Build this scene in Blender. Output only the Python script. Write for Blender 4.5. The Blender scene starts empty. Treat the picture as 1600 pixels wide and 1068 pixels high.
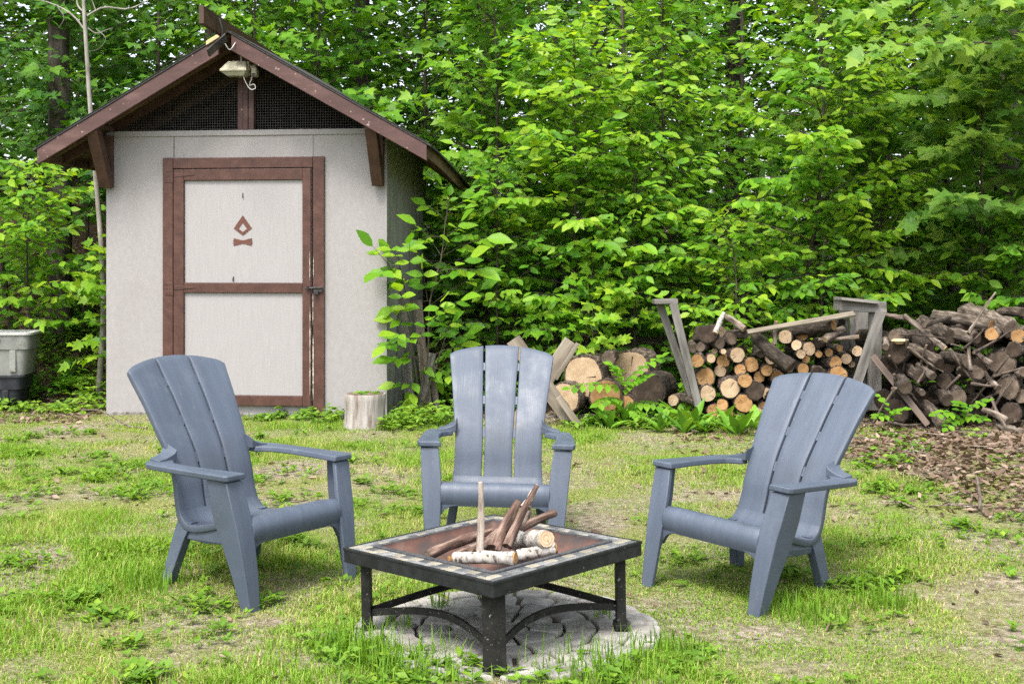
import bpy, math, random
import numpy as np
from mathutils import Vector, Matrix
R = math.radians
rng = np.random.default_rng(7)
random.seed(7)
sc = bpy.context.scene
C = sc.collection

# ------------------------------------------------------------------ camera, sky, sun, exposure
FPX, HC, YH = 2000.0, 1.43, 412.0
cam_d = bpy.data.cameras.new('camera'); cam = bpy.data.objects.new('camera', cam_d); C.objects.link(cam)
cam.location = (0, 0, HC); cam.rotation_euler = (R(90), 0, 0)
cam_d.sensor_width = 36; cam_d.lens = 45; cam_d.shift_y = -(534 - YH) / 1600
cam_d.clip_start = .05; cam_d.clip_end = 2000
sc.camera = cam

SUN_EL, SUN_AZ = 60, 205          # degrees; azimuth clockwise from +Y (behind the camera, a little to the left)
w = bpy.data.worlds.new('World'); sc.world = w; w.use_nodes = True
nt = w.node_tree; nt.nodes.clear()
sky = nt.nodes.new('ShaderNodeTexSky'); sky.sky_type = 'NISHITA'; sky.sun_disc = False
sky.sun_elevation = R(SUN_EL); sky.sun_rotation = R(SUN_AZ); sky.dust_density = 4; sky.air_density = 1.0; sky.ozone_density = 1
hs = nt.nodes.new('ShaderNodeHueSaturation'); hs.inputs['Saturation'].default_value = .42
bg = nt.nodes.new('ShaderNodeBackground'); bg.inputs['Strength'].default_value = .15
wo = nt.nodes.new('ShaderNodeOutputWorld')
nt.links.new(sky.outputs[0], hs.inputs['Color']); nt.links.new(hs.outputs[0], bg.inputs['Color']); nt.links.new(bg.outputs[0], wo.inputs['Surface'])

sd = bpy.data.lights.new('sun', 'SUN'); sd.energy = 1.5; sd.angle = R(16); sd.color = (1, .95, .87)
so = bpy.data.objects.new('sun', sd); C.objects.link(so)
sv = Vector((math.sin(R(SUN_AZ)) * math.cos(R(SUN_EL)), math.cos(R(SUN_AZ)) * math.cos(R(SUN_EL)), math.sin(R(SUN_EL))))
so.rotation_euler = sv.to_track_quat('Z', 'Y').to_euler(); so.location = sv * 30

vs = sc.view_settings; vs.view_transform = 'Standard'; vs.look = 'None'; vs.gamma = 1; vs.use_curve_mapping = False
vs.exposure = 1.85
cy = sc.cycles
cy.max_bounces = 9; cy.diffuse_bounces = 6; cy.glossy_bounces = 2; cy.transmission_bounces = 6; cy.transparent_max_bounces = 6
cy.use_denoising = False; cy.caustics_reflective = False; cy.caustics_refractive = False

# ------------------------------------------------------------------ helpers
def at(x, y, Y):                       # point seen at pixel (x, y) of the 1600 px photograph at distance Y
    return Vector(((x - 800) * Y / FPX, Y, HC - (y - YH) * Y / FPX))
def smooth(a, b, x):
    t = np.clip((x - a) / (b - a), 0, 1); return t * t * (3 - 2 * t)
_lat = np.random.default_rng(11).random((64, 64))
def noise2(x, y):
    x = np.asarray(x, float); y = np.asarray(y, float)
    xi = np.floor(x).astype(int); yi = np.floor(y).astype(int); fx = x - xi; fy = y - yi
    fx = fx * fx * (3 - 2 * fx); fy = fy * fy * (3 - 2 * fy)
    g = lambda i, j: _lat[i % 64, j % 64]
    return (g(xi, yi) * (1 - fx) + g(xi + 1, yi) * fx) * (1 - fy) + (g(xi, yi + 1) * (1 - fx) + g(xi + 1, yi + 1) * fx) * fy
def fbm(x, y):
    return (noise2(x, y) + .5 * noise2(x * 2.1 + 7, y * 2.1 + 3) + .25 * noise2(x * 4.3 + 1, y * 4.3 + 9)) / 1.75
def gz(x, y):                          # height of the ground
    x = np.asarray(x, float); y = np.asarray(y, float)
    z = .03 * (fbm(x * .9, y * .9) - .5) * smooth(6.2, 8, y) + .012 * (fbm(x * 2.3 + 5, y * 2.3) - .5)
    z = z - .05 * np.exp(-((x - 1.2) ** 2 + (y - 5.5) ** 2) / .6) - .022 * np.exp(-((x + 1.05) ** 2 + (y - 5.35) ** 2) / .25)
    left = 1 - smooth(-3.6, -1.5, x)
    z = z + left * .34 * np.clip(y - 12.9, 0, 9) * smooth(12.9, 14, y) + (1 - left) * .05 * np.clip(y - 13.5, 0, 30)
    z = z + .05 * np.clip(y - 20, 0, 60)
    z = z + .16 * np.exp(-((x - 3.6) ** 2 / .9 + (y - 8.6) ** 2 / 1.6))
    return z
def G(x, y):
    return float(gz(x, y))

MATS = {}
def newmat(name):
    m = bpy.data.materials.new(name); m.use_nodes = True; n = m.node_tree; b = n.nodes['Principled BSDF']; MATS[name] = m
    return m, n, b
def ramp(n, fac, stops):
    r = n.nodes.new('ShaderNodeValToRGB'); e = r.color_ramp.elements
    while len(e) < len(stops): e.new(.5)
    for q, (p, c) in zip(e, stops): q.position = p; q.color = (*c, 1)
    n.links.new(fac, r.inputs[0]); return r.outputs[0]
def noise(n, scale, detail=5, stretch=None, coord='Object', rough=.6, dist=0):
    tc = n.nodes.new('ShaderNodeTexCoord'); out = tc.outputs[coord]
    mp = n.nodes.new('ShaderNodeMapping'); n.links.new(out, mp.inputs[0])
    if stretch: mp.inputs['Scale'].default_value = stretch
    t = n.nodes.new('ShaderNodeTexNoise'); t.inputs['Scale'].default_value = scale; t.inputs['Detail'].default_value = detail
    t.inputs['Roughness'].default_value = rough; t.inputs['Distortion'].default_value = dist
    n.links.new(mp.outputs[0], t.inputs['Vector']); return t.outputs['Fac']
def mix(n, fac, a, b, mode='MIX'):
    m = n.nodes.new('ShaderNodeMix'); m.data_type = 'RGBA'; m.blend_type = mode
    for i, v in ((0, fac), (6, a), (7, b)):
        if isinstance(v, (int, float)): m.inputs[i].default_value = v
        elif isinstance(v, tuple): m.inputs[i].default_value = (*v, 1)
        else: n.links.new(v, m.inputs[i])
    return m.outputs[2]
def bump(n, b, h, strength, dist=.01):
    bp = n.nodes.new('ShaderNodeBump'); bp.inputs['Strength'].default_value = strength; bp.inputs['Distance'].default_value = dist
    n.links.new(h, bp.inputs['Height']); n.links.new(bp.outputs[0], b.inputs['Normal'])
def nmat(name, stops, scale, rough=.7, bstr=.3, bdist=.005, stretch=None, detail=6, coord='Object', spec=.3, fine=None, randomize=0):
    m, n, b = newmat(name)
    f = noise(n, scale, detail, stretch, coord)
    col = ramp(n, f, [(.5 + (p - .5) * .62, c) for p, c in stops])
    if fine:                            # (scale, colour, lo, hi): speckles of another colour
        g = noise(n, fine[0], 3, fine[4] if len(fine) > 4 else None, coord)
        k = ramp(n, g, [(fine[2], (0, 0, 0)), (fine[3], (1, 1, 1))]); col = mix(n, k, col, fine[1])
    if randomize:
        oi = n.nodes.new('ShaderNodeObjectInfo'); hv = n.nodes.new('ShaderNodeHueSaturation')
        mr = n.nodes.new('ShaderNodeMapRange'); mr.inputs['To Min'].default_value = 1 - randomize; mr.inputs['To Max'].default_value = 1 + randomize
        n.links.new(oi.outputs['Random'], mr.inputs[0]); n.links.new(mr.outputs[0], hv.inputs['Value']); n.links.new(col, hv.inputs['Color']); col = hv.outputs[0]
    n.links.new(col, b.inputs['Base Color']); b.inputs['Roughness'].default_value = rough; b.inputs['Specular IOR Level'].default_value = spec
    if bstr: bump(n, b, f, bstr, bdist)
    return m

# --- materials
M = {}
M['wall'] = nmat('painted_board_wall', [(.3, (.213, .202, .200)), (.55, (.226, .215, .213)), (.75, (.236, .225, .223))], 24, .6, .4, .004, (1, 1, .6), 8, fine=(2.2, (.196, .185, .178), .48, .78, (1, 1, .5)))
M['wall_side'] = nmat('side_board', [(.3, (.19, .186, .175)), (.7, (.24, .236, .225))], 9, .7, .4, .004, (1, 1, .3))
M['panel'] = nmat('door_panel_paint', [(.3, (.229, .219, .219)), (.7, (.249, .239, .239))], 30, .5, .2, .002, (3, 3, .16), 6)
M['trim'] = nmat('brown_trim_paint', [(.25, (.040, .0175, .0125)), (.5, (.054, .0235, .0165)), (.8, (.072, .033, .0245))], 14, .5, .5, .003, (1, 1, 1), 7, fine=(60, (.16, .11, .095), .70, .80))
M['fascia'] = nmat('weathered_brown_paint', [(.25, (.046, .0225, .0195)), (.6, (.067, .034, .030)), (.85, (.10, .058, .051))], 9, .6, .5, .003, (.35, 1, 1), 7, fine=(26, (.30, .25, .22), .67, .72))
M['beam'] = nmat('dark_brown_timber', [(.3, (.036, .018, .0125)), (.7, (.062, .032, .0225))], 8, .6, .5, .004, (1, .2, 1))
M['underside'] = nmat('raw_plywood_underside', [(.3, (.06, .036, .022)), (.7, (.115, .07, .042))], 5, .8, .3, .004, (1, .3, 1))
M['rawpine'] = nmat('raw_pine', [(.3, (.42, .31, .16)), (.7, (.55, .43, .25))], 12, .7, .3, .003, (.2, 1, 1))
M['shingle'] = nmat('asphalt_shingle', [(.3, (.018, .018, .018)), (.7, (.05, .05, .048))], 120, .9, .6, .003)
M['inner_shade'] = nmat('shade_dark_board', [(.3, (.02, .015, .011)), (.7, (.04, .03, .02))], 4, .9, .2)  # near-black: the shade inside the gable is put into the colour
M['wire'] = nmat('dark_screen_wire', [(.3, (.03, .03, .03)), (.7, (.055, .055, .055))], 20, .6, 0)
M['emblem'] = nmat('emblem_brown', [(.3, (.072, .027, .018)), (.7, (.098, .038, .026))], 40, .55, .2)
M['iron'] = nmat('black_iron', [(.3, (.010, .010, .011)), (.7, (.03, .03, .03))], 50, .45, .4, .002)
M['lamp'] = nmat('beige_lamp_plastic', [(.3, (.26, .24, .17)), (.7, (.34, .32, .235))], 15, .5, .1)
M['lamp_glass'] = nmat('lamp_glass', [(.3, (.30, .30, .26)), (.7, (.38, .38, .33))], 15, .15, 0, spec=.5)
M['wirewhite'] = nmat('white_cable', [(.3, (.4, .4, .38)), (.7, (.5, .5, .48))], 15, .5, 0)
M['flake'] = nmat('peeled_pale_wood', [(.3, (.26, .215, .175)), (.7, (.36, .31, .27))], 50, .8, .4)
# plastic of the chairs: slate blue-grey with a faint moulded wood grain
m, n, b = newmat('slate_blue_resin'); M['resin'] = m
f = noise(n, 9, 5, (2.0, .25, .25)); g = noise(n, 55, 4, (3.0, .12, .12))
col = ramp(n, f, [(.38, (.047, .060, .084)), (.62, (.057, .072, .099))])
gg = noise(n, 5, 8, rough=.7); kk = ramp(n, gg, [(.52, (0, 0, 0)), (.72, (.38, .38, .38))]); col = mix(n, kk, col, (.088, .103, .128))     # dust and fading
g3 = noise(n, 38, 5, (1, .3, .3)); k3 = ramp(n, g3, [(.64, (0, 0, 0)), (.72, (.5, .5, .5))]); col = mix(n, k3, col, (.10, .115, .138))   # scuffs
g4 = noise(n, 2.6, 6); k4 = ramp(n, g4, [(.30, (.6, .6, .6)), (.43, (0, 0, 0))]); col = mix(n, k4, col, (.042, .049, .06))     # grime
n.links.new(col, b.inputs['Base Color']); b.inputs['Specular IOR Level'].default_value = .35
rr_ = ramp(n, gg, [(.35, (.42, .42, .42)), (.65, (.66, .66, .66))]); n.links.new(rr_, b.inputs['Roughness'])
bump(n, b, g, .3, .003)
M['tab'] = nmat('charcoal_steel', [(.3, (.0065, .007, .008)), (.7, (.014, .015, .017))], 18, .5, .25, .002, spec=.25, fine=(70, (.5, .5, .48), .755, .77))
M['leg'] = nmat('speckled_black_steel', [(.3, (.006, .006, .006)), (.7, (.014, .0135, .012))], 25, .6, .4, .003, spec=.2, fine=(75, (.17, .165, .145), .64, .72))
M['bowl'] = nmat('rusted_bowl', [(.2, (.03, .03, .034)), (.42, (.052, .035, .03)), (.6, (.085, .042, .032)), (.8, (.115, .068, .052))], 7, .75, .4, .004, fine=(45, (.09, .05, .04), .6, .7))
M['rim'] = nmat('dark_rim', [(.3, (.028, .03, .034)), (.7, (.06, .06, .065))], 30, .5, .3)
M['tile_slate'] = nmat('slate_tile', [(.3, (.10, .102, .104)), (.7, (.165, .166, .163))], 14, .55, .4, .003, randomize=.22)
M['tile_cream'] = nmat('cream_stone_tile', [(.3, (.15, .137, .108)), (.7, (.225, .208, .165))], 14, .6, .4, .003, randomize=.18)
M['tile_dark'] = nmat('dark_stone_tile', [(.3, (.05, .052, .056)), (.7, (.095, .097, .102))], 14, .5, .4, .003, randomize=.3)
M['paver'] = nmat('grey_paver', [(.25, (.13, .12, .106)), (.5, (.215, .204, .186)), (.8, (.28, .269, .25))], 14, .9, .6, .006, randomize=.13, fine=(60, (.22, .2, .17), .6, .75))
M['sand'] = nmat('joint_sand', [(.3, (.028, .022, .015)), (.7, (.075, .06, .044))], 30, .95, .5)
M['greywood'] = nmat('weathered_grey_board', [(.25, (.062, .057, .05)), (.5, (.115, .108, .098)), (.8, (.18, .17, .157))], 22, .9, .7, .004, (1, 1, .12), 8, randomize=.15)
M['tanwood'] = nmat('weathered_tan_board', [(.25, (.095, .078, .058)), (.5, (.155, .13, .10)), (.8, (.225, .195, .157))], 22, .85, .6, .004, (1, 1, .12), 8, randomize=.12)
M['brownwood'] = nmat('stained_brown_board', [(.25, (.06, .045, .036)), (.8, (.15, .11, .09))], 9, .85, .6, .004, (1, 1, .12), 8)
M['bark'] = nmat('rough_grey_bark', [(.25, (.016, .012, .009)), (.5, (.052, .039, .029)), (.8, (.135, .11, .088))], 42, .95, 1.0, .02, (1, 1, .3), 8, randomize=.35)
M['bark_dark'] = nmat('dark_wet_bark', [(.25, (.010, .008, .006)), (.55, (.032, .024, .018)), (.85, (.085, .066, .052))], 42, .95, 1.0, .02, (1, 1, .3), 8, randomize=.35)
M['bark_pale'] = nmat('bare_pale_branch', [(.25, (.03, .022, .016)), (.5, (.10, .078, .06)), (.8, (.22, .185, .155))], 36, .9, .9, .012, (1, 1, .2), 8, randomize=.25)
M['bark_red'] = nmat('stripped_reddish_stick', [(.25, (.025, .014, .010)), (.5, (.085, .05, .038)), (.8, (.22, .16, .125))], 48, .9, .8, .01, (1, 1, .16), 8, randomize=.2)
M['birch'] = nmat('white_birch_bark', [(.28, (.05, .04, .035)), (.40, (.22, .2, .175)), (.6, (.31, .295, .27)), (.8, (.41, .39, .36))], 34, .8, .6, .006, (1, 1, 1.9), 7)
M['bleached'] = nmat('bleached_bare_wood', [(.25, (.12, .095, .075)), (.5, (.25, .21, .175)), (.8, (.38, .34, .295))], 55, .9, .7, .008, (1, 1, .14), 8)
M['stumpbark'] = nmat('bleached_stump_side', [(.25, (.10, .075, .056)), (.45, (.20, .18, .16)), (.75, (.29, .275, .255))], 22, .9, .8, .012, (1, 1, .15), 7, fine=(5, (.42, .26, .14), .62, .72))
def cutmat(name, core, mid, edge, crack):
    m, n, b = newmat(name); M[name] = m
    tc = n.nodes.new('ShaderNodeTexCoord'); mp = n.nodes.new('ShaderNodeMapping'); n.links.new(tc.outputs['Object'], mp.inputs[0])
    wv = n.nodes.new('ShaderNodeTexWave'); wv.wave_type = 'RINGS'; wv.rings_direction = 'Z'
    wv.inputs['Scale'].default_value = 26; wv.inputs['Distortion'].default_value = 3; wv.inputs['Detail'].default_value = 3; wv.inputs['Detail Scale'].default_value = 1.5
    n.links.new(mp.outputs[0], wv.inputs['Vector'])
    nz = noise(n, 11, 5)
    c1 = ramp(n, nz, [(.3, core), (.55, mid), (.75, edge)])
    rr = ramp(n, wv.outputs['Fac'], [(0, (.72, .68, .62)), (.6, (1, 1, 1))])
    c2 = mix(n, .7, c1, rr, 'MULTIPLY')
    sp = noise(n, 34, 4); k = ramp(n, sp, [(.64, (0, 0, 0)), (.74, (1, 1, 1))]); c2 = mix(n, k, c2, crack)
    oi = n.nodes.new('ShaderNodeObjectInfo'); hv = n.nodes.new('ShaderNodeHueSaturation'); mr = n.nodes.new('ShaderNodeMapRange')
    mr.inputs['To Min'].default_value = .72; mr.inputs['To Max'].default_value = 1.18
    n.links.new(oi.outputs['Random'], mr.inputs[0]); n.links.new(mr.outputs[0], hv.inputs['Value']); n.links.new(c2, hv.inputs['Color'])
    n.links.new(hv.outputs[0], b.inputs['Base Color']); b.inputs['Roughness'].default_value = .9; b.inputs['Specular IOR Level'].default_value = .15
    bump(n, b, wv.outputs['Fac'], .3, .003)
cutmat('cut_orange', (.185, .095, .036), (.285, .165, .072), (.36, .235, .12), (.12, .06, .03))
cutmat('cut_pale', (.29, .20, .12), (.385, .285, .185), (.44, .35, .25), (.25, .16, .09))
cutmat('cut_grey', (.05, .037, .028), (.105, .08, .06), (.17, .138, .11), (.04, .03, .02))
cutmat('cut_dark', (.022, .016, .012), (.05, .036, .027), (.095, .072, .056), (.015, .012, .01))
M['crack'] = nmat('dark_crack', [(.3, (.02, .013, .008)), (.7, (.05, .032, .02))], 30, .95, 0)
M['tub'] = nmat('grey_plastic_tub', [(.3, (.135, .14, .128)), (.7, (.195, .2, .183))], 5, .55, .15, .003, fine=(9, (.085, .09, .07), .58, .75))
M['tubrim'] = nmat('pale_tub_rim', [(.3, (.32, .32, .31)), (.7, (.40, .40, .385))], 8, .5, 0)
M['blackbin'] = nmat('black_plastic_bin', [(.3, (.010, .011, .015)), (.7, (.024, .026, .032))], 8, .45, .1)
M['fungus'] = nmat('shelf_fungus', [(.3, (.32, .22, .11)), (.7, (.46, .36, .22))], 20, .8, .2)
M['litter_leaf'] = None

# foliage: diffuse + translucent, tinted per leaf by the 'tint' attribute
def leafmat(name, lo, mid, hi, trans=.40, gloss=.5):
    m, n, b = newmat(name)
    a = n.nodes.new('ShaderNodeAttribute'); a.attribute_name = 'tint'
    col = ramp(n, a.outputs['Fac'], [(0, lo), (.5, mid), (1, hi)])
    f = noise(n, 14, 3, None, 'Object'); col = mix(n, .35, col, ramp(n, f, [(.3, (.6, .6, .6)), (.7, (1.25, 1.25, 1.2))]), 'MULTIPLY')
    n.links.new(col, b.inputs['Base Color']); b.inputs['Roughness'].default_value = gloss; b.inputs['Specular IOR Level'].default_value = .25
    tr = n.nodes.new('ShaderNodeBsdfTranslucent'); tcol = mix(n, 1.0, col, (1.35, 1.30, .55), 'MULTIPLY'); n.links.new(tcol, tr.inputs['Color'])
    mx = n.nodes.new('ShaderNodeMixShader'); mx.inputs[0].default_value = trans
    n.links.new(b.outputs[0], mx.inputs[1]); n.links.new(tr.outputs[0], mx.inputs[2]); n.links.new(mx.outputs[0], n.nodes['Material Output'].inputs['Surface'])
    M[name] = m; return m
leafmat('leaf_bright', (.068, .195, .012), (.138, .30, .016), (.255, .385, .026), .48)
leafmat('leaf_mid', (.050, .16, .012), (.098, .245, .016), (.18, .335, .022), .48)
leafmat('leaf_deep', (.04, .125, .016), (.07, .18, .02), (.12, .25, .024), .46)
leafmat('leaf_maple', (.07, .17, .026), (.12, .245, .036), (.215, .33, .045), .46)
leafmat('leaf_ground', (.07, .155, .014), (.12, .235, .022), (.20, .31, .03))
leafmat('leaf_broad', (.065, .165, .014), (.10, .23, .02), (.16, .30, .03), .3)
leafmat('grass', (.075, .18, .010), (.16, .285, .020), (.37, .33, .14), .38, .65)
leafmat('litter', (.055, .034, .024), (.125, .083, .058), (.25, .19, .142), .1, .8)

def link(o, parent=None):
    C.objects.link(o)
    if parent is not None: o.parent = parent
    return o
def tag(o, label=None, cat=None, group=None, kind=None):
    for k, v in (('label', label), ('category', cat), ('group', group), ('kind', kind)):
        if v: o[k] = v
    return o
def empty(name, loc=(0, 0, 0), rz=0, label=None, cat=None, group=None):
    o = bpy.data.objects.new(name, None); o.empty_display_size = .1; C.objects.link(o); o.location = loc; o.rotation_euler = (0, 0, rz)
    return tag(o, label, cat, group)
def mesh(name, V, F, mat, smooth_deg=None):
    me = bpy.data.meshes.new(name); me.from_pydata([tuple(v) for v in V], [], [tuple(f) for f in F]); me.materials.append(M[mat] if isinstance(mat, str) else mat)
    if smooth_deg:
        me.shade_smooth(); me.set_sharp_from_angle(angle=R(smooth_deg))
    me.update(); return me
def bigmesh(name, V, T, mat, tint=None, sm=False):    # V (n,3), T (m,3) arrays
    me = bpy.data.meshes.new(name); V = np.ascontiguousarray(V, np.float32); T = np.ascontiguousarray(T, np.int32)
    me.vertices.add(len(V)); me.vertices.foreach_set('co', V.ravel())
    me.loops.add(T.size); me.loops.foreach_set('vertex_index', T.ravel())
    me.polygons.add(len(T)); me.polygons.foreach_set('loop_start', np.arange(0, T.size, 3, dtype=np.int32))
    if tint is not None:
        at_ = me.attributes.new('tint', 'FLOAT', 'POINT'); at_.data.foreach_set('value', np.ascontiguousarray(tint, np.float32))
    me.materials.append(M[mat]); me.update(calc_edges=True)
    if sm: me.shade_smooth()
    return me
def obj(name, me, parent=None, bevel=0, seg=2):
    o = bpy.data.objects.new(name, me); link(o, parent)
    if bevel:
        b = o.modifiers.new('bevel', 'BEVEL'); b.width = bevel; b.segments = seg; b.limit_method = 'ANGLE'; b.angle_limit = R(35)
    return o
BOXF = [(0, 3, 2, 1), (4, 5, 6, 7), (0, 1, 5, 4), (1, 2, 6, 5), (2, 3, 7, 6), (3, 0, 4, 7)]
def boxv(x0, x1, y0, y1, z0, z1):
    return [(x0, y0, z0), (x1, y0, z0), (x1, y1, z0), (x0, y1, z0), (x0, y0, z1), (x1, y0, z1), (x1, y1, z1), (x0, y1, z1)]
def box(name, b, mat, parent=None, bevel=.003):
    return obj(name, mesh(name, boxv(*b), BOXF, mat), parent, bevel)
def frame_to(a, b, up=(0, 0, 1)):      # matrix with z axis from a to b, origin a
    a = Vector(a); b = Vector(b); z = (b - a).normalized(); u = Vector(up)
    if abs(z.dot(u)) > .98: u = Vector((0, 1, 0))
    x = u.cross(z).normalized(); y = z.cross(x)
    m = Matrix((x, y, z)).transposed().to_4x4(); m.translation = a; return m
def plank(name, a, b, wd, th, mat, parent=None, up=(0, 1, 0), bevel=.003, wob=0.0, seed=0):
    """a board from a to b; wd across, th thick along the 'up' hint; local z runs along the board"""
    L = (Vector(b) - Vector(a)).length
    V = boxv(-wd / 2, wd / 2, -th / 2, th / 2, 0, L)
    if wob:
        r = random.Random(seed); V = [(x + r.uniform(-wob, wob), y + r.uniform(-wob, wob) * .5, z + r.uniform(-wob, wob) * 1.5) for x, y, z in V]
    o = obj(name, mesh(name, V, BOXF, mat), parent, bevel)
    a_, b_ = Vector(a), Vector(b); z = (b_ - a_).normalized(); u = Vector(up); x = u.cross(z)
    if x.length < 1e-3: x = Vector((1, 0, 0)).cross(z)
    x.normalize(); y = z.cross(x); m = Matrix((x, y, z)).transposed().to_4x4(); m.translation = a_
    o.matrix_local = m; return o
def tube_data(path, radii, ns=8, cap=True, jit=0, seed=0):
    rr = np.random.default_rng(seed); P = np.array(path, float); n = len(P); V = []; F = []
    T = np.gradient(P, axis=0); T /= np.linalg.norm(T, axis=1)[:, None] + 1e-9
    ref = np.array([0, 0, 1.]) if abs(T[0][2]) < .9 else np.array([1., 0, 0])
    x = np.cross(ref, T[0]); x /= np.linalg.norm(x)
    lob = 1 + jit * np.cumsum(rr.normal(size=ns)) * .3
    for i in range(n):
        x = x - T[i] * np.dot(x, T[i]); x /= np.linalg.norm(x); y = np.cross(T[i], x)
        for k in range(ns):
            a = 2 * math.pi * k / ns; r = radii[i] * (1 + (rr.uniform(-jit, jit) if jit else 0)) * (1 + jit * .8 * math.sin(2 * a + seed) + jit * .6 * math.cos(3 * a + seed * 2.3))
            V.append(P[i] + r * (math.cos(a) * x + math.sin(a) * y))
    for i in range(n - 1):
        for k in range(ns):
            a = i * ns + k; b_ = i * ns + (k + 1) % ns; F.append((a, b_, b_ + ns, a + ns))
    if cap: F.append(tuple(range(ns - 1, -1, -1))); F.append(tuple((n - 1) * ns + k for k in range(ns)))
    return V, F
def tube(name, path, radii, mat, parent=None, ns=8, jit=0, seed=0):
    if not hasattr(radii, '__len__'): radii = [radii] * len(path)
    V, F = tube_data(path, radii, ns, True, jit, seed); return obj(name, mesh(name, V, F, mat, 50), parent)
def prism(name, poly, y0, y1, mat, parent=None, bevel=.002, axis='y'):
    n = len(poly)
    if axis == 'y': V = [(x, y0, z) for x, z in poly] + [(x, y1, z) for x, z in poly]
    else: V = [(x, y, y0) for x, y in poly] + [(x, y, y1) for x, y in poly]
    F = [tuple(range(n)), tuple(range(2 * n - 1, n - 1, -1))] + [(i, i + n, (i + 1) % n + n, (i + 1) % n) for i in range(n)]
    if axis != 'y': F = [f[::-1] for f in F]
    return obj(name, mesh(name, V, F, mat), parent, bevel)
def spline(pts, n):
    P = np.array(pts, float); m = len(P); d = np.r_[0, np.cumsum(np.linalg.norm(np.diff(P, axis=0), axis=1))]; q = np.linspace(0, d[-1], n)
    tg = np.gradient(P, d, axis=0); out = []
    for s in q:
        i = min(max(np.searchsorted(d, s) - 1, 0), m - 2); h = d[i + 1] - d[i]; t = (s - d[i]) / h
        out.append((2*t**3-3*t**2+1)*P[i] + (t**3-2*t**2+t)*h*tg[i] + (-2*t**3+3*t**2)*P[i+1] + (t**3-t**2)*h*tg[i+1])
    return np.array(out)

# ------------------------------------------------------------------ ground
def make_ground():
    xs = np.r_[np.linspace(-600, -40, 8), np.linspace(-30, -9, 12), np.linspace(-8.5, 8.5, 150), np.linspace(9, 30, 12), np.linspace(40, 600, 8)]
    ys = np.r_[np.linspace(-300, -10, 6), np.linspace(-5, 3, 8), np.linspace(3.2, 15, 150), np.linspace(15.4, 45, 40), np.linspace(60, 900, 9)]
    X, Y = np.meshgrid(xs, ys); Z = gz(X, np.minimum(Y, 60)); V = np.c_[X.ravel(), Y.ravel(), Z.ravel()]
    nx, ny = len(xs), len(ys); i = np.arange((ny - 1) * nx).reshape(ny - 1, nx)[:, :-1].ravel()
    T = np.r_[np.c_[i, i + 1, i + nx + 1], np.c_[i, i + nx + 1, i + nx]]
    m, n, b = newmat('ground_soil'); M['ground'] = m
    big = noise(n, 1.1, 6); fine = noise(n, 22, 6); vf = noise(n, 90, 4)
    soil = ramp(n, fine, [(.34, (.085, .066, .048)), (.5, (.20, .164, .124)), (.66, (.33, .285, .23))])
    straw = ramp(n, vf, [(.36, (.06, .078, .018)), (.5, (.14, .16, .042)), (.64, (.30, .275, .12))])
    col = mix(n, ramp(n, big, [(.42, (1, 1, 1)), (.58, (.1, .1, .1))]), soil, straw)
    geo = n.nodes.new('ShaderNodeNewGeometry'); sx = n.nodes.new('ShaderNodeSeparateXYZ'); n.links.new(geo.outputs['Position'], sx.inputs[0])
    def rng_(o, a, c):
        mr = n.nodes.new('ShaderNodeMapRange'); mr.interpolation_type = 'SMOOTHSTEP'; n.links.new(sx.outputs[o], mr.inputs[0]); mr.inputs[1].default_value = a; mr.inputs[2].default_value = c; return mr.outputs[0]
    humus = ramp(n, fine, [(.3, (.030, .021, .014)), (.55, (.085, .058, .038)), (.75, (.19, .135, .095))])
    col = mix(n, rng_('Y', 11.6, 13.0), col, humus)
    n.links.new(col, b.inputs['Base Color']); b.inputs['Roughness'].default_value = .95; b.inputs['Specular IOR Level'].default_value = .1
    hm = n.nodes.new('ShaderNodeMath'); hm.operation = 'ADD'; n.links.new(fine, hm.inputs[0]); n.links.new(vf, hm.inputs[1])
    bump(n, b, hm.outputs[0], 1.0, .02)
    o = obj('ground', bigmesh('ground', V, T, 'ground', sm=True)); tag(o, 'patchy lawn soil running back to the forest floor', 'ground', kind='structure')
make_ground()

# ------------------------------------------------------------------ shed
TH = R(7); OX, OY = -3.842, 12.12
def sh(x, y, v=0):                      # shed-local (u, w) of a photo pixel on the plane v behind the front wall
    k = (x - 800) / FPX; c, s = math.cos(TH), math.sin(TH)
    u = (k * (OY + v * c) - OX - v * s) / (c + k * s); Y = OY - u * s + v * c
    return u, HC - (y - YH) * Y / FPX
shed = empty('garden_shed', (OX, OY, 0), -TH, 'pale grey shed with brown trimmed door, gable roof and screened gable', 'shed')
W, D, HW = 2.70, 1.81, 2.672
EL, ER, AP = -.49, 3.166, 1.34         # eave ends and apex across the front
ZE, ZA = 2.50, 3.534                   # top of roof at eave and apex
SL = (ZA - ZE) / (AP - EL)
FO, BO = -.40, D + .38                 # front and rear edges of the roof
def zroof(u): return ZA - abs(u - AP) * SL
t = .05
front = obj('front_wall', mesh('front_wall', boxv(0, .669, 0, t, -.05, HW) + boxv(.672, 2.016, 0, t, 2.405, HW) + boxv(2.019, W, 0, t, -.05, HW) + boxv(.672, 2.016, .012, t, -.05, .11), [tuple(i + 8 * k for i in f) for k in range(4) for f in BOXF], 'wall'), shed, .0015)
box('side_wall', (W - t, W - .003, t + .002, D, -.05, HW + .02), 'wall_side', shed)
box('side_wall', (.003, t, t + .002, D, -.05, HW + .02), 'wall_side', shed)
box('rear_wall', (t + .002, W - t - .002, D - t, D - .002, -.05, HW - .02), 'wall_side', shed)
box('corner_trim', (W - .012, W + .012, -.008, .016, -.04, HW - .03), 'wall', shed, .002)
box('top_trim', (.09, W - .11, -.014, -.001, HW - .045, HW + .006), 'wall', shed, .002)
box('sill_beam', (.05, W - .05, -.02, .0, -.06, .035), 'greywood', shed, .006)
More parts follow.
